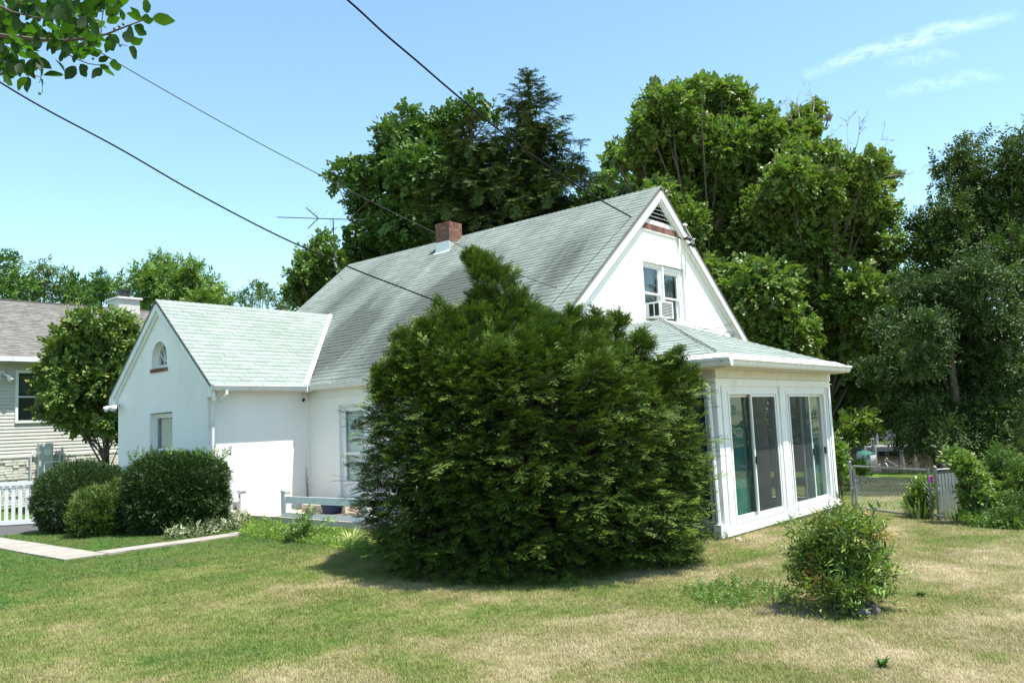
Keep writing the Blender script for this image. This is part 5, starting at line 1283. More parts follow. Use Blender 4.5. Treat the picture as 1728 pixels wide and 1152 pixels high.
# ---- the big yew
rng = np.random.default_rng(80)
YC = CPOS*0+F0*11.55+R0*.245; YR = 2.19
zz_ = np.array([0, .25, .7, 1.3, 1.95, 2.25, 2.5, 2.75, 3.0, 3.2, 3.36]); fr_ = np.array([.88, .95, .985, 1.0, .965, .91, .83, .71, .54, .36, .15])
yew = thing('yew_bush', 'huge dark green yew bush with ragged shoots on top in front of the cottage', 'bush', (float(YC[0]), float(YC[1]), 0))
P = []; AX = []; NM = []; S = []
def yprof(th, z):
    return YR*np.interp(z, zz_, fr_)*(1+.035*np.sin(3*th+z*1.3)+.03*np.sin(7*th-z*2.1)+.03*np.sin(5*z+4*th))
n = 17000
th = rng.uniform(0, 2*math.pi, n); z = rng.uniform(.02, 1, n)**.92*2.9; lay = np.abs(rng.normal(0, .17, n))
r = np.where(rng.random(n) < .10, yprof(th, z)*rng.uniform(.3, .8, n), yprof(th, z)-lay*1.15)
dv = np.stack([np.cos(th), np.sin(th), np.zeros(n)], 1)
pos = YC+dv*r[:, None]; pos[:, 2] = z; pos -= R0*(.42*np.clip(z-1.9, 0, 2))[:, None]
ax = dv+rng.normal(0, .38, (n, 3))+np.array((0, 0, .12))[None]*np.clip(z-1, -.5, 2)[:, None]; nmv = np.stack([rng.normal(0, .28, n), rng.normal(0, .28, n), np.ones(n)], 1)+dv*.25
P.append(pos); AX.append(ax); NM.append(nmv); S.append(rng.uniform(.12, .26, n))
# top surface
n = 5200; th = rng.uniform(0, 2*math.pi, n); q = np.sqrt(rng.uniform(0, 1, n)); rr = q*YR*.93
zt = np.interp(q*.95, fr_[::-1], zz_[::-1])-np.abs(rng.normal(0, .16, n))+.10*np.sin(rr*5+th*3)
pos = YC+np.stack([np.cos(th)*rr, np.sin(th)*rr, zt], 1); pos -= R0*(.42*np.clip(zt-1.9, 0, 2))[:, None]
ax = np.stack([np.cos(th)*(q+.3), np.sin(th)*(q+.3), np.full(n, .75)], 1)+rng.normal(0, .4, (n, 3))
P.append(pos); AX.append(ax); NM.append(rng.normal(0, .4, (n, 3))+np.array((0, 0, 1))); S.append(rng.uniform(.12, .26, n))
stems = MB()
def plume(path, w0, w1, k, lean=(0, 0, 1)):
    pts = [atd(x, y, d) for x, y, d in path]; L = sum(np.linalg.norm(pts[i+1]-pts[i]) for i in range(len(pts)-1)); cum = np.linspace(0, 1, len(pts))
    stems.tube(pts, [.022*(1-.8*c_) for c_ in cum], 5, cap=False)
    k = int(k*1.1); u = rng.uniform(0, 1, k); c_ = np.stack([np.interp(u, cum, [p[i] for p in pts]) for i in range(3)], 1)
    d_ = nrm(pts[-1]-pts[0]); s_ = nrm(rng.normal(size=(k, 3))); s_ = nrm(s_-(s_@d_)[:, None]*d_); wd = (w0*(1-u)+w1*u)*rng.uniform(.15, 1, k)
    P.append(c_+s_*wd[:, None]*.75); AX.append(s_*.8+d_*(.55+.7*u)[:, None]+rng.normal(0, .2, (k, 3))); NM.append(rng.normal(0, .5, (k, 3))+np.array((0, 0, 1))); S.append(rng.uniform(.14, .29, k)*(1.1-.35*u))
for pth, w0, w1, k in [
    ([(870, 600, 11.4), (862, 540, 11.3), (840, 488, 11.2), (815, 455, 11.1), (794, 434, 11.1)], .62, .03, 950), ([(840, 560, 11.3), (818, 525, 11.2), (805, 500, 11.2)], .32, .06, 260),
    ([(880, 590, 11.4), (872, 530, 11.4), (868, 505, 11.4)], .45, .15, 260),
    ([(750, 620, 10.9), (735, 575, 10.8), (722, 548, 10.7)], .30, .05, 260), ([(775, 600, 11), (764, 560, 11), (754, 540, 11)], .24, .05, 180), ([(800, 590, 11.2), (802, 555, 11.3), (792, 535, 11.4)], .24, .07, 160),
    ([(715, 640, 10.8), (698, 605, 10.8), (684, 586, 10.7)], .24, .05, 180), ([(665, 665, 11), (652, 640, 11), (642, 626, 11)], .2, .05, 120),
    ([(960, 610, 11.1), (966, 565, 11.1), (970, 528, 11.0)], .24, .04, 260), ([(985, 610, 11), (990, 575, 11), (985, 548, 11)], .3, .1, 150),
    ([(1010, 610, 11.2), (1028, 568, 11.2), (1046, 538, 11.2)], .24, .05, 260), ([(1050, 625, 11), (1072, 592, 11), (1090, 572, 10.9)], .20, .04, 200), ([(1085, 650, 11), (1108, 630, 11), (1130, 616, 10.9)], .22, .05, 200),
    ([(930, 600, 11.1), (925, 560, 11.1), (908, 535, 11.2)], .3, .08, 200), ([(1130, 660, 10.9), (1150, 645, 10.8), (1172, 640, 10.8)], .25, .08, 150), ([(820, 640, 9.9), (835, 610, 9.7), (850, 590, 9.7)], .2, .05, 120), ([(905, 590, 11), (912, 560, 11), (898, 528, 11)], .14, .03, 110), ([(700, 610, 10.8), (690, 585, 10.8), (676, 566, 10.7)], .12, .03, 90), ([(1000, 590, 11), (1012, 560, 11), (1006, 530, 11)], .12, .03, 90), ([(1110, 650, 10.9), (1128, 622, 10.9), (1146, 600, 10.8)], .12, .03, 80), ([(770, 570, 11), (752, 540, 11), (738, 516, 11)], .12, .03, 90), ([(980, 660, 9.7), (1000, 630, 9.5), (1022, 612, 9.5)], .2, .04, 120)]:
    plume(pth, w0, w1, k)
# single fans that poke out of the sheared face
n = 600; th = rng.uniform(0, 2*math.pi, n); z = rng.uniform(.25, 2.6, n); dv = np.stack([np.cos(th), np.sin(th), np.zeros(n)], 1)
for j in range(3):
    pos = YC+dv*(yprof(th, z)+.02+.10*j*rng.uniform(.6, 1.2, n)*(rng.random(n) < .6))[:, None]; pos[:, 2] = z+.03*j
    P.append(pos); AX.append(dv+rng.normal(0, .3, (n, 3))+np.array((0, 0, .1))); NM.append(rng.normal(0, .2, (n, 3))+np.array((0, 0, 1))); S.append(rng.uniform(.16, .28, n))
P, AX, NM, S = map(np.concatenate, (P, AX, NM, S))
keep = ((P-YC)@F0 < .55) | (rng.random(len(P)) < .32); P, AX, NM, S = P[keep], AX[keep], NM[keep], S[keep]   # thinner on the far side
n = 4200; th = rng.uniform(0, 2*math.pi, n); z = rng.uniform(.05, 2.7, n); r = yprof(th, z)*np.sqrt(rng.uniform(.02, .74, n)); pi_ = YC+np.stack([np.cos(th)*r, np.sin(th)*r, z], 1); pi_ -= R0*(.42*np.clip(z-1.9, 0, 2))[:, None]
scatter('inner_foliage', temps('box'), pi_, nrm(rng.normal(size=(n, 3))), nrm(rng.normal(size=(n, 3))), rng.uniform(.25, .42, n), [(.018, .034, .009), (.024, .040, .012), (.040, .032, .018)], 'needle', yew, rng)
scatter('foliage', temps('yew'), P, AX, NM, S, G_YEW, 'needle', yew, rng, (.165, .245, .033), tippow=1.8)
for k in range(26):
    a = rng.uniform(0, 6.28); e = YC+np.array((math.cos(a), math.sin(a), 0))*rng.uniform(.8, 1.9)+np.array((0, 0, rng.uniform(1.2, 2.7)))
    stems.tube(bez(YC+np.array((rng.normal(0, .25), rng.normal(0, .25), -.05)), e, (math.cos(a)*.3, math.sin(a)*.3, -.3), 6), [.05, .042, .035, .028, .02, .014, .008], 5, cap=False)
stems.build('stems', 'bark', yew)

# ---- nandina-like shrub on the lawn
def px_shrub(name, label, D, bx_px, blobs, n, sprig, kind, pal, mat, tip, seed, spread=.25, stems=8, cat='shrub', up=.5, base_y=None, parts=None, group=None, power=.4):
    rng = np.random.default_rng(seed); B = [(atd(b[0], b[1], D+rng.uniform(-spread, spread)), b[2]*D/FPX) for b in blobs]
    b0 = atd(bx_px, 900, D); g = float(ground_z(b0[0], b0[1])); root = thing(name, label, cat, (float(b0[0]), float(b0[1]), g), group)
    pos, out = blob_points(B, n, rng, power); keep = pos[:, 2] > g+.02; pos, out = pos[keep], out[keep]; n = len(pos)
    scatter('foliage', temps(kind), pos, nrm(out*.6+rng.normal(0, .5, (n, 3))+np.array((0, 0, up))), nrm(rng.normal(0, .5, (n, 3))+np.array((0, 0, 1))), sprig*rng.uniform(.6, 1.3, n), pal, mat, root, rng, tip)
    m = MB()
    for i in range(stems):
        c, r = B[i % len(B)]; m.tube(bez((b0[0]+rng.normal(0, .07), b0[1]+rng.normal(0, .07), g-.03), c+rng.normal(0, .2, 3)*r, (rng.normal(0, .05), rng.normal(0, .05), .05), 5), np.linspace(.012, .004, 6)*(1 if D < 10 else 1.6), 5, cap=False)
    m.build('stems', 'twig_green' if D < 10 else 'bark', root)
    return root, rng
NB_ = [(1405, 905, 36), (1440, 895, 32), (1378, 930, 34), (1455, 935, 34), (1415, 950, 44), (1440, 985, 34), (1395, 985, 30), (1365, 965, 20), (1468, 1000, 18), (1425, 1010, 22), (1430, 868, 18), (1390, 885, 20), (1455, 870, 16), (1350, 945, 12), (1478, 960, 16)]
nd, rng = px_shrub('nandina_shrub', 'loose leafy shrub with yellow-green and orange tinted leaves alone on the dry lawn', 7.75, 1425, [(x_, y_+max(0, 975-y_)*.24, r_*(.80 if y_ < 960 else .64)) for x_, y_, r_ in NB_], 1000, .18, 'long', G_LIGHT+G_MID+[(.15, .19, .05)], 'leaf_glossy', (.20, .24, .06), 90, .26, 22)
n = 130; pos, out = blob_points([(atd(1430, 888, 7.8), .12), (atd(1400, 905, 7.7), .12), (atd(1465, 905, 7.7), .12), (atd(1378, 985, 7.6), .13), (atd(1368, 1000, 7.6), .08), (atd(1450, 898, 7.8), .10)], n, rng)
scatter('new_growth', temps('small'), pos, nrm(out+np.array((0, 0, .6))), nrm(rng.normal(size=(n, 3))+np.array((0, 0, 1))), rng.uniform(.10, .2, n), [(.28, .20, .05), (.24, .24, .05), (.30, .16, .06), (.20, .24, .05), (.22, .26, .05)], 'leaf_thin', nd, rng)
n = 26; a1 = np.array([atd(x, y, 7.6) for x, y in zip(np.linspace(1440, 1502, n), np.linspace(1010, 962, n))])
scatter('side_shoot', temps('long'), a1, nrm(rng.normal(0, .5, (n, 3))+R0*.7+np.array((0, 0, .2))), nrm(rng.normal(0, .3, (n, 3))+np.array((0, 0, 1))), rng.uniform(.12, .2, n), [(.13, .19, .04), (.17, .22, .05)], 'leaf_thin', nd, rng, kind='stuff')
n = 14; pos = np.array([atd(x, y, 7.6) for x, y in [(1328, 882), (1322, 890), (1335, 888), (1340, 905), (1395, 860), (1398, 868), (1392, 875), (1330, 895), (1338, 878), (1326, 872), (1336, 912), (1400, 878), (1390, 866), (1333, 900)]])
scatter('side_shoot', temps('long'), pos, nrm(rng.normal(0, .6, (n, 3))+np.array((0, 0, .6))), nrm(rng.normal(0, .3, (n, 3))+np.array((0, 0, 1))), rng.uniform(.10, .16, n), [(.10, .16, .04), (.08, .14, .03)], 'leaf_glossy', nd, rng, kind='stuff')
# stone at its foot
def lump(c, r, seed, sq=.7):
    rg = np.random.default_rng(seed); m = MB(); vs = []; nu, nv = 12, 8
    for i in range(nv+1):
        for j in range(nu):
            ph = math.pi*i/nv; t = 2*math.pi*j/nu; k = r*(1+.13*math.sin(3*t+seed)*math.sin(ph)+.1*math.cos(4*ph+t)+rg.normal(0, .04)*math.sin(ph))
            vs.append((c[0]+k*math.sin(ph)*math.cos(t), c[1]+k*math.sin(ph)*math.sin(t), c[2]+k*sq*math.cos(ph)))
    m.add(vs, [(i*nu+j, i*nu+(j+1) % nu, (i+1)*nu+(j+1) % nu, (i+1)*nu+j) for i in range(nv) for j in range(nu)]); return m
sc_ = atz(1472, 1036, 0); o = lump((sc_[0], sc_[1], .035), .085, 2, .8).build('stone', 'stone_grey', None, base=(float(sc_[0]), float(sc_[1]), 0), smooth=True); props(o, 'rounded grey brown stone at the foot of the lawn shrub', 'stone')
sc_ = atz(1452, 1040, 0); o = lump((sc_[0], sc_[1], .025), .085, 5, .7).build('stone', 'stone_grey', None, base=(float(sc_[0]), float(sc_[1]), 0), smooth=True); props(o, 'dark low stone half hidden under the lawn shrub', 'stone')
sc_ = atz(1247, 914, 0); o = lump((sc_[0], sc_[1], .03), .045, 7, .8).build('stone', 'patio_concrete', None, base=(float(sc_[0]), float(sc_[1]), 0)); props(o, 'small pale stone lying in the grass by the sunroom corner', 'stone')

# ---- plants along the fence on the right
px_shrub('climbing_vine', 'bright green vine spilling over the fence right of the gate', 13.0, 1640, [(1612, 775, 9), (1626, 783, 11), (1604, 768, 6), (1646, 812, 16), (1644, 840, 15), (1660, 835, 18), (1658, 858, 15), (1672, 850, 14), (1680, 830, 12), (1636, 798, 10)], 1300, .13, 'maple', G_LIGHT+[(.12, .19, .05)], 'leaf_thin', (.17, .23, .07), 101, .25, 10, 'vine')
px_shrub('leafy_shrub', 'upright dark green shrub with a drooping top behind the vine', 13.6, 1692, [(1690, 765, 10), (1684, 785, 14), (1700, 782, 14), (1690, 810, 24), (1672, 800, 12), (1705, 830, 22)], 900, .17, 'long', G_MID, 'leaf_matte', (.10, .15, .04), 102, .25, 8, 'shrub', .1)
px_shrub('leafy_shrub', 'green shrub at the right edge of the photo beside the fence', 13.3, 1725, [(1722, 800, 22), (1740, 815, 30), (1712, 825, 18), (1735, 850, 28), (1712, 788, 9)], 1300, .15, 'small', G_MID+G_LIGHT, 'leaf_matte', (.13, .17, .05), 103, .25, 8)
px_shrub('leafy_shrub', 'low rounded shrub in front of the fence, nearest the lawn at the right', 12.4, 1715, [(1712, 858, 22), (1735, 865, 26), (1700, 872, 14), (1725, 882, 18)], 1300, .13, 'small', G_MID, 'leaf_glossy', (.12, .15, .05), 104, .25, 8)
px_shrub('leafy_shrub', 'small low olive shrub between the vine and the rounded shrub', 12.8, 1668, [(1665, 862, 14), (1682, 868, 14), (1658, 872, 9), (1675, 880, 10)], 700, .12, 'small', G_MID, 'leaf_glossy', (.12, .15, .05), 105, .2, 8)
px_shrub('climbing_vine', 'light green vine on the back corner of the sunroom', 16.6, 1416, [(1414, 765, 5), (1416, 775, 5), (1415, 787, 5), (1417, 755, 4), (1420, 800, 5)], 220, .14, 'maple', G_LIGHT, 'leaf_thin', None, 106, .1, 4, 'vine')
px_shrub('young_sapling', 'small light green sapling beyond the gate near the water', 24, 1447, [(1447, 795, 7), (1443, 803, 7), (1452, 803, 6), (1448, 788, 4)], 160, .3, 'broad', G_LIGHT, 'leaf_thin', None, 107, .2, 4, 'plant')

# ---- blades: iris and weeds at the gate post, spider plant
def blades(name, label, c, n, L, w, spread, pal, mat, seed, cat='plant', droop=.5, kind=None, root=None, lean=(0, 0)):
    rg = np.random.default_rng(seed); c = np.array(c, float); V = []; T = []; C = []; k = 0; pal = np.array(pal); ns = 5
    for i in range(n):
        a = rg.uniform(0, 6.28); out = np.array((math.cos(a), math.sin(a), 0)); side = np.array((-out[1], out[0], 0)); ln = L*rg.uniform(.55, 1.1); dr = droop*rg.uniform(.3, 1.3); p0 = c+out*spread*rg.uniform(0, 1); col = pal[rg.integers(len(pal))]*rg.uniform(.85, 1.15)
        for j in range(ns+1):
            u = j/ns; p = p0+out*ln*(.18*u+dr*u*u*.6)+np.array((lean[0]*u*ln, lean[1]*u*ln, ln*(u-dr*.62*u**2.2))); ww = w*(1-u**2.5)*.5+.0008
            V += [p-side*ww, p+side*ww]; C += [col, col]
            if j: T += [(k-2, k-1, k+1), (k-2, k+1, k)]
            k += 2
    if label is None: return np_mesh(name, V, T, mat, root, C, kind=kind)
    o = np_mesh(name, V, T, mat, None, C, base=tuple(c)); return props(o, label, cat)
g1 = atz(1556, 880, -.08)
blades('iris_clump', 'tall clump of strap leaves and grass growing at the gate post', g1+np.array((.05, .05, 0)), 110, .50, .022, .20, [(.13, .20, .05), (.10, .17, .04), (.2, .27, .12)], 'leaf_thin', 111)
g2 = g1+R0*-.12+F0*.35; px_shrub('gate_weed', 'bushy bright weed behind the gate near the post', 14.2, 1555, [(1555, 832, 12), (1560, 845, 15), (1548, 850, 12), (1560, 820, 8)], 420, .15, 'broad', G_LIGHT, 'leaf_thin', (.17, .23, .06), 112, .15, 5, 'plant')
g3 = atz(1618, 880, -.06); blades('grass_tuft', 'tall grass tuft at the foot of the slatted fence', g3, 170, .34, .01, .38, [(.13, .19, .05), (.17, .2, .07)], 'leaf_thin', 113)
sp = atz(592, 922, 0); blades('spider_plant', 'pale variegated clump of arching leaves left of the yew', sp, 90, .40, .018, .06, [(.42, .45, .20), (.33, .38, .14), (.5, .5, .28)], 'leaf_thin', 114, droop=.9)
# dandelion-like rosettes and weeds in the lawn
for i, (x, y, lab) in enumerate([(1553, 1008, 'flat green rosette weed in the dry lawn right of the shrub'), (1228, 1010, 'low broad-leaved weed in the lawn left of the shrub'), (1490, 1128, 'green rosette weed at the bottom right of the lawn')]):
    c = atz(x, y, 0); blades('lawn_weed', lab, c, 26, .13, .022, .02, [(.05, .10, .025), (.07, .13, .03)], 'leaf_matte', 120+i, droop=.95)

# ---- ground cover by the patio
def ground_patch(name, poly_px, n, temps_k, sz, pal, mat, hgt, seed, tip=None, up=.8):
    rg = np.random.default_rng(seed); G_ = np.array([atz(x, y, 0)[:2] for x, y in poly_px]); lo, hi = G_.min(0), G_.max(0); out = []
    def inside(p):
        c_ = False; j = len(G_)-1
        for i in range(len(G_)):
            if (G_[i][1] > p[1]) != (G_[j][1] > p[1]) and p[0] < (G_[j][0]-G_[i][0])*(p[1]-G_[i][1])/(G_[j][1]-G_[i][1])+G_[i][0]: c_ = not c_
            j = i
        return c_
    while len(out) < n:
        p = rg.uniform(lo, hi)
        if inside(p): out.append((p[0], p[1], rg.uniform(0, 1)**1.5*hgt*(1+.5*math.sin(p[0]*5)*math.cos(p[1]*4))))
    pos = np.array(out); n = len(pos)
    o = scatter(name, temps(temps_k), pos, nrm(rg.normal(0, .6, (n, 3))+np.array((0, 0, up))), nrm(rg.normal(0, .5, (n, 3))+np.array((0, 0, 1))), sz*rg.uniform(.6, 1.3, n), pal, mat, None, rg, tip, base=(float(lo[0]), float(lo[1]), 0), hv=.25)
    return props(o, kind='stuff')
ground_patch('weed_patch', [(402, 905), (425, 886), (470, 890), (480, 896), (530, 900), (600, 905), (625, 925), (615, 938), (560, 926), (480, 915)], 3600, 'small', .11, [(.17, .26, .045), (.21, .30, .055), (.13, .22, .04)], 'leaf_thin', .055, 130)
ground_patch('variegated_ground_cover', [(278, 914), (330, 888), (400, 872), (422, 886), (400, 896), (330, 908)], 1900, 'box', .14, [(.05, .09, .03), (.07, .12, .04), (.34, .36, .22), (.42, .42, .28)], 'leaf_matte', .17, 131)
ground_patch('weed_patch', [(1150, 1005), (1215, 985), (1290, 990), (1345, 1005), (1350, 1025), (1290, 1022), (1210, 1035)], 520, 'small', .085, [(.10, .18, .04), (.13, .21, .045), (.16, .23, .06)], 'leaf_thin', .05, 132)
ground_patch('weed_patch', [(1190, 912), (1200, 903), (1222, 908), (1215, 915)], 160, 'box', .10, [(.04, .08, .02), (.10, .10, .05)], 'leaf_matte', .08, 133)
ground_patch('weed_patch', [(1622, 886), (1640, 872), (1728, 885), (1728, 896), (1660, 893)], 900, 'small', .13, G_MID+G_LIGHT, 'leaf_thin', .09, 134)
wd = atz(512, 914, 0)
wp = thing('upright_weed', 'bushy upright green weed with pale buds in front of the porch railing', 'plant', (float(wd[0]), float(wd[1]), 0)); rng = np.random.default_rng(140)
Pp = []; m = MB()
for k in range(13):
    p0 = wd+np.append(rng.normal(0, .10, 2), 0); q_ = p0+np.append(rng.normal(0, .16, 2), rng.uniform(.28, .52)); m.tube([p0, q_], [.007, .004], 4, cap=False)
    for u in np.linspace(.1, 1, 11): Pp.append(p0*(1-u)+q_*u)
m.build('stems', 'twig_green', wp); Pp = np.array(Pp); n = len(Pp)
scatter('foliage', temps('broad'), Pp, nrm(rng.normal(0, .7, (n, 3))+np.array((0, 0, .7))), nrm(rng.normal(0, .4, (n, 3))+np.array((0, 0, 1))), rng.uniform(.10, .19, n), [(.09, .17, .04), (.12, .21, .05), (.16, .24, .08)], 'leaf_thin', wp, rng)
# dry stalks by the inner corner of the walls
m = MB(); b_ = np.array([11.2, 15.85, .13])
for k, (dx, h_) in enumerate(((0, .95), (.06, .75), (-.07, 1.35))):
    m.tube([b_+np.array((dx, dx*.4, 0)), b_+np.array((dx*1.3, dx, h_*.5)), b_+np.array((dx*1.2, dx*1.5, h_))], [.022 if k < 2 else .006, .020 if k < 2 else .005, .006 if k < 2 else .003], 6)
    if k < 2:
        for j in range(24): p = b_+np.array((dx*1.15, dx*.7, h_*(j+.5)/24)); e = p+rng.normal(0, .02, 3); m.tube([p, e], [.008, .003], 4)
o = m.build('dry_stalk', 'dead_wood', None, base=tuple(b_)); props(o, 'dry brown plant stalks standing against the white wall in the inner corner', 'plant')

# ---- overhanging branch, top left
rng = np.random.default_rng(150); DB_ = 3.1
lb = thing('overhanging_branch', 'leafy branch with dark serrated leaves hanging into the top left corner', 'branch', tuple(map(float, atd(-30, 50, DB_))))
LP = []
n_ = 9; out_v = []
prof_ = [(0, 0), (.10, .15), (.28, .26), (.48, .285), (.68, .225), (.85, .115), (1, 0)]
def leaf_mesh_big(seed):
    rg = np.random.default_rng(seed); V = []; Fc = []; cur = rg.uniform(.10, .28); fold = rg.uniform(.05, .22); tw = rg.uniform(-.15, .15); bite = rg.random() < .3
    for i, (u, w) in enumerate(prof_):
        ser = 1+(.07 if i % 2 else -.03)
        zc_ = -cur*u*u; wl = w*ser; wr_ = w*(1-(.5 if bite and i == 4 else 0))*(1-(.0))*(2-ser)
        V += [(u, wl, zc_+fold*wl+tw*u*wl), (u, 0, zc_), (u, -wr_, zc_+fold*wr_-tw*u*wr_)]
    for i in range(len(prof_)-1):
        a = i*3; Fc += [(a, a+3, a+4, a+1), (a+1, a+4, a+5, a+2)]
    me = bpy.data.meshes.new('leaf'); me.from_pydata(V, [], Fc); me.update()
    for p in me.polygons: p.use_smooth = True
    return me
def mk_bigleaf():
    t = NT('branch_leaf'); rnd = t.n('ObjectInfo').outputs['Random']; p = t.pos()
    c = t.ramp(rnd, [(0, (.010, .026, .006)), (.5, (.015, .038, .008)), (1, (.024, .055, .010))]); c = t.mix(.3, c, t.ramp(t.noise(p, 60, 3), [(.3, (.006, .018, .004)), (.7, (.022, .048, .010))]))
    df = t.pbr(c, .5, 0, None, .2); tr = t.n('BsdfTranslucent'); t.l(t.mix(1.0, c, (2.7, 3.4, .6), 'MULTIPLY'), tr.inputs[0])
    mx = t.n('MixShader'); mx.inputs[0].default_value = .5; t.l(df, mx.inputs[1]); t.l(tr.outputs[0], mx.inputs[2]); t.done(mx.outputs[0])
mk_bigleaf()
LM = [leaf_mesh_big(i) for i in range(8)]
for me in LM: me.materials.append(MATS['branch_leaf'])
lbb = base_of(lb)
def put_leaf(x0, y0, x1, y1, dd=None, nz=None):
    d0 = DB_+(rng.uniform(-.30, .30) if dd is None else dd); p = atd(x0, y0, d0); L = math.hypot(x1-x0, y1-y0)*d0/FPX
    q_ = atd(x1, y1, d0+rng.uniform(-.4, .4)*L); a_ = q_-p; ln = np.linalg.norm(a_)*rng.uniform(1.0, 1.08)
    nn = np.array((rng.normal(0, .35), rng.normal(0, .35), .8))+CF*rng.uniform(.3, 1.5)
    Rm = basis(a_[None], nn[None])[0]*ln
    o = link('leaf', LM[rng.integers(len(LM))], lb); t_ = p-lbb
    o.matrix_basis = Matrix([[*Rm[i], t_[i]] for i in range(3)]+[[0, 0, 0, 1]])
for a in [(257, 31, 294, 34), (248, 23, 247, -3), (240, 33, 217, 22), (238, 31, 262, 34), (226, 43, 252, 60), (213, 72, 219, 47), (220, 73, 243, 65), (217, 80, 236, 99), (202, 72, 187, 59), (180, 38, 203, 28), (178, 26, 204, 8), (168, 20, 205, 6), (134, 20, 168, 2), (130, 18, 161, 30), (180, 62, 194, 88), (184, 108, 211, 112), (167, 110, 196, 125), (172, 115, 154, 133), (128, 112, 110, 134), (107, 126, 75, 122), (68, 133, 78, 157), (44, 130, 50, 158), (44, 130, 29, 149), (4, 130, 25, 143), (62, 96, 70, 122), (105, 86, 106, 107), (88, 70, 88, 85), (135, 108, 150, 132), (166, 104, 184, 95), (208, 35, 205, 15), (236, 30, 222, 12), (176, 10, 182, -8), (120, -2, 112, 24), (96, 4, 78, -10), (150, 40, 172, 58), (160, 60, 152, 84), (140, 72, 130, 100), (186, 68, 178, 88), (92, 100, 112, 118), (55, 100, 45, 122), (20, 112, 3, 128), (30, 100, 40, 120)]:
    put_leaf(*a)
k = 0
while k < 245:
    x, y = rng.uniform(-25, 190), rng.uniform(-25, 122)
    if y > 118-.0*x or (x > 70 and y > 95) or (x > 150 and y > 70) or (62 < x < 100 and 72 < y < 92) or (100 < x < 165 and 30 < y < 42 and rng.random() < .6) or (x > 165 and y > 10 and rng.random() < .7): continue
    a_ = rng.uniform(-.5, 2.4); L = rng.uniform(19, 30); put_leaf(x, y, x+L*math.cos(a_), y+L*math.sin(a_)*.9); k += 1
bv = []; bf = []
for k in range(230):
    x, y = rng.uniform(-30, 165), rng.uniform(-30, 105)
    if (x > 70 and y > 82) or x+y > 235 or (62 < x < 100 and 74 < y < 92): continue
    a_ = rng.uniform(-.5, 2.4); L = rng.uniform(22, 31)/FPX*3.35; p = atd(x, y, 3.35+rng.uniform(-.15, .4)); ax_ = CR*math.cos(a_)-CU*math.sin(a_)+CF*rng.normal(0, .3); nn = np.array((rng.normal(0, .35), rng.normal(0, .35), .8))+CF*rng.uniform(.3, 1.5)
    Rm = basis(ax_[None], nn[None])[0]*L; me_ = LM[k % 8]; b0 = len(bv); bv += [Rm@np.array(v.co)+p for v in me_.vertices]; bf += [[b0+i for i in q.vertices] for q in me_.polygons]
np_mesh('leaf', bv, bf, 'branch_leaf', lb, kind='stuff')
m = MB()
def br(pts, r0, r1): m.tube([atd(x, y, DB_+dd_) for x, y, dd_ in pts], np.linspace(r0, r1, len(pts)), 6)
br([(-60, 50, .1), (0, 60, .0), (60, 67, 0), (110, 69, 0), (150, 64, 0), (180, 58, 0), (215, 44, 0), (245, 33, 0)], .010, .0022)
br([(-30, 50, .2), (0, 28, .1), (30, 5, 0), (45, -20, 0)], .008, .005); br([(88, 68, 0), (105, 85, 0), (125, 98, 0), (150, 108, 0), (185, 112, 0)], .0035, .0015); br([(170, 62, 0), (172, 35, 0), (176, 5, 0), (172, -15, 0)], .003, .002); br([(183, 60, 0), (200, 74, 0), (215, 78, 0)], .0025, .0012)
br([(-20, 90, 0), (20, 112, 0), (45, 125, 0), (68, 130, 0)], .004, .0015); br([(112, 68, 0), (125, 50, 0), (110, 20, 0), (118, -10, 0)], .004, .003); br([(-20, 0, .1), (20, 20, 0), (60, 30, 0), (100, 32, 0)], .005, .002)
m.build('twigs', 'bark', lb)
for (x, y) in ((164, 39), (193, 49), (201, 45), (208, 41), (203, 77), (125, 78), (157, 99), (67, 158)):
    a = MB(); p = atd(x, y, DB_); a.tube([p+np.array((0, 0, .006)), p+np.array((0, 0, .003)), p, p-np.array((0, 0, .004)), p-np.array((0, 0, .006))], [.001, .005, .006, .005, .001], 6); a.build('berry', 'berry', lb, smooth=True)

# ---- bird
bp = atd(1398, 198, 24); brd = thing('bird', 'small dark bird in the clear sky right of the dead twigs', 'bird', tuple(map(float, bp)))
up_ = np.array((0, 0, 1.)); f_ = nrm((R0*.35+up_)[None])[0]
m = MB(); m.tube([bp-f_*.19, bp-f_*.08, bp+f_*.03, bp+f_*.12, bp+f_*.17, bp+f_*.21], [.012, .045, .060, .045, .032, .006], 8); m.build('body', 'bird_grey', brd, smooth=True)
for s_ in (1, -1):
    m = MB(); w_ = R0*s_; m.add([bp+f_*.08+w_*.03, bp+f_*.10+w_*.12, bp-f_*.16+w_*.10, bp-f_*.08+w_*.03, bp+f_*.08+w_*.03+F0*.02, bp+f_*.10+w_*.12+F0*.01, bp-f_*.16+w_*.10+F0*.01, bp-f_*.08+w_*.03+F0*.02], [(0, 1, 2, 3), (7, 6, 5, 4), (0, 4, 5, 1), (1, 5, 6, 2), (2, 6, 7, 3), (3, 7, 4, 0)]); m.build('wing', 'bird_grey', brd)
m = MB(); m.add([bp-f_*.17+R0*.02, bp-f_*.17-R0*.02, bp-f_*.30-R0*.035, bp-f_*.30+R0*.035, bp-f_*.17+F0*.015], [(0, 1, 2, 3), (0, 4, 1), (1, 4, 2), (2, 4, 3), (3, 4, 0)]); m.build('tail', 'bird_grey', brd)

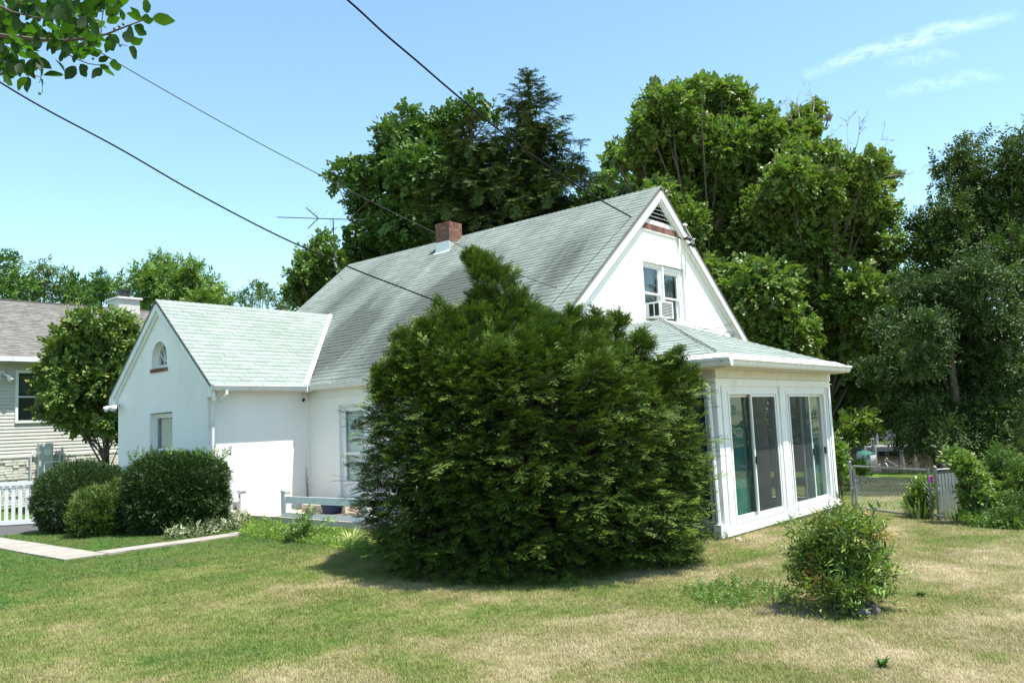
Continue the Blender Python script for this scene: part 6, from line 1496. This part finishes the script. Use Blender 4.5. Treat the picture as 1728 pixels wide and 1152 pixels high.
# ---- cirrus streaks
def cirrus(label, top, dens):
    """top: list of ((x,y) upper edge px, (x,y) lower edge px) on a sheet 2600 m up"""
    V = [];UV = []
    for i, (a, b) in enumerate(top): V += [atz(*a, 2600), atz(*b, 2600)]; UV += [(i/(len(top)-1), 1), (i/(len(top)-1), 0)]
    V = np.array(V); b0 = V.mean(0); F_ = [(2*i, 2*i+1, 2*i+3, 2*i+2) for i in range(len(top)-1)]
    o = np_mesh('cirrus_cloud', V, F_, 'cirrus_vapour', None, base=tuple(b0)); me = o.data; uvl = me.uv_layers.new(name='UVMap')
    for l in me.loops: uvl.data[l.index].uv = UV[l.vertex_index]
    at = me.attributes.new('dens', 'FLOAT', 'POINT'); at.data.foreach_set('value', [dens]*len(V)); props(o, kind='structure')
cirrus('', [((1350, 110), (1362, 145)), ((1430, 78), (1445, 118)), ((1500, 55), (1520, 98)), ((1570, 32), (1590, 82)), ((1640, 20), (1655, 65)), ((1725, -5), (1735, 40))], .21)
cirrus('', [((1490, 90), (1500, 125)), ((1560, 72), (1570, 120)), ((1620, 75), (1625, 110))], .09)
cirrus('', [((1490, 140), (1500, 175)), ((1570, 122), (1580, 165)), ((1640, 110), (1650, 150)), ((1690, 108), (1700, 150))], .10)

# ================================================================== GRASS
def grass_object(name, P, S, mat, seed, blades_n=16, hgt=.028, rad=.058, wd=.0031):
    """lawn blades: a point cloud plus four tuft patterns kept in one mesh; geometry nodes put a tuft on each point"""
    rg = np.random.default_rng(seed); V = []; Fc = []; ids = []
    for v in range(4):
        for b in range(blades_n):
            a = rg.uniform(0, 6.28); r = rad*math.sqrt(rg.random()); p = np.array((r*math.cos(a), r*math.sin(a), 0)); a2 = rg.uniform(0, 6.28); h = hgt*rg.uniform(.5, 1.25); ln = h*rg.uniform(.15, .9)
            d = np.array((math.cos(a2), math.sin(a2), 0)); s_ = np.array((-d[1], d[0], 0))*wd/2*rg.uniform(.7, 1.4); k = len(V)
            V += [p-s_, p+s_, p+d*ln*.4+s_*.8+(0, 0, h*.6), p+d*ln*.4-s_*.8+(0, 0, h*.6), p+d*ln+(0, 0, h)]; Fc += [(k, k+1, k+2, k+3), (k+3, k+2, k+4)]; ids += [v]*5
    nt = len(V); P = np.asarray(P); n = len(P)
    me = bpy.data.meshes.new(name); me.from_pydata([tuple(x) for x in V]+[tuple(x) for x in P], [], Fc); me.update()
    a = me.attributes.new('tuft', 'INT', 'POINT'); a.data.foreach_set('value', np.array(ids+[9]*n, np.int32))
    a = me.attributes.new('size', 'FLOAT', 'POINT'); a.data.foreach_set('value', np.array([1]*nt+list(S), np.float32))
    a = me.attributes.new('yaw', 'FLOAT', 'POINT'); a.data.foreach_set('value', rg.uniform(0, 6.28, nt+n).astype(np.float32))
    me.materials.append(MATS[mat]); o = link(name, me); props(o, kind='stuff')
    ng = bpy.data.node_groups.new(name+'_nodes', 'GeometryNodeTree'); ng.interface.new_socket('Geometry', in_out='INPUT', socket_type='NodeSocketGeometry'); ng.interface.new_socket('Geometry', in_out='OUTPUT', socket_type='NodeSocketGeometry')
    N = ng.nodes.new; L = ng.links.new; gi = N('NodeGroupInput'); go = N('NodeGroupOutput')
    def named(nm, dt):
        q = N('GeometryNodeInputNamedAttribute'); q.data_type = dt; q.inputs[0].default_value = nm; return q.outputs[0]
    tid = named('tuft', 'INT')
    def sep(v, geo):
        c_ = N('FunctionNodeCompare'); c_.data_type = 'INT'; c_.operation = 'EQUAL'; L(tid, c_.inputs[2]); c_.inputs[3].default_value = v
        s_ = N('GeometryNodeSeparateGeometry'); s_.domain = 'POINT'; L(geo, s_.inputs[0]); L(c_.outputs[0], s_.inputs[1]); return s_.outputs[0]
    gti = N('GeometryNodeGeometryToInstance')
    for v in range(4): L(sep(v, gi.outputs[0]), gti.inputs[0])
    pts = N('GeometryNodeMeshToPoints'); L(sep(9, gi.outputs[0]), pts.inputs[0])
    iop = N('GeometryNodeInstanceOnPoints'); L(pts.outputs[0], iop.inputs['Points']); L(gti.outputs[0], iop.inputs['Instance']); iop.inputs['Pick Instance'].default_value = True
    cx = N('ShaderNodeCombineXYZ'); L(named('yaw', 'FLOAT'), cx.inputs[2]); e2r = N('FunctionNodeEulerToRotation'); L(cx.outputs[0], e2r.inputs[0]); L(e2r.outputs[0], iop.inputs['Rotation'])
    sx = N('ShaderNodeCombineXYZ'); sz_ = named('size', 'FLOAT')
    for i in range(3): L(sz_, sx.inputs[i])
    L(sx.outputs[0], iop.inputs['Scale']); L(iop.outputs[0], go.inputs[0])
    md = o.modifiers.new('tufts', 'NODES'); md.node_group = ng; return o
rng = np.random.default_rng(200)
N_ = 300000
D_ = 3.6+(21-3.6)*rng.uniform(0, 1, N_)**1.5; lat = rng.uniform(-.80, .80, N_)*D_
P = CPOS*0+F0*D_[:, None]+R0*lat[:, None]; n2 = 22000; d2 = rng.uniform(20, 33.5, n2); l2 = rng.uniform(.36, .60, n2)*d2; P = np.concatenate([P, CPOS*0+F0*d2[:, None]+R0*l2[:, None]]); D_ = np.concatenate([D_, d2]); x, y = P[:, 0], P[:, 1]
bad = ((x > 11.33) & (x < 16.15) & (y > 5.75)) | ((x > 9.93) & (y > 9.9) & (y < 16.4)) | ((x > 9.05) & (y > 16.2)) | ((x > 5.33) & (x < 6.03) & (y > 13.9)) | ((x > 5.33) & (x < 9.56) & (y > 13.9) & (y < 14.39)) | ((y > 19.2) & (x < 8.9)) | (x > 34.5) | ((x > 11.6) & (y > 9.5))
P = P[~bad]; D_ = D_[~bad]; P[:, 2] = ground_z(P[:, 0], P[:, 1])-.002
dens = np.sin(P[:, 0]*1.7+1)*np.sin(P[:, 1]*1.3)+rng.normal(0, .5, len(P)); keep = (dens > -1.35); P, D_, dens = P[keep], D_[keep], dens[keep]
S = rng.uniform(.65, 1.25, len(P))*(1+.25*np.clip((D_-7)/8, 0, 1.2)); S *= 1+.12*np.clip(dens, -1, 1)
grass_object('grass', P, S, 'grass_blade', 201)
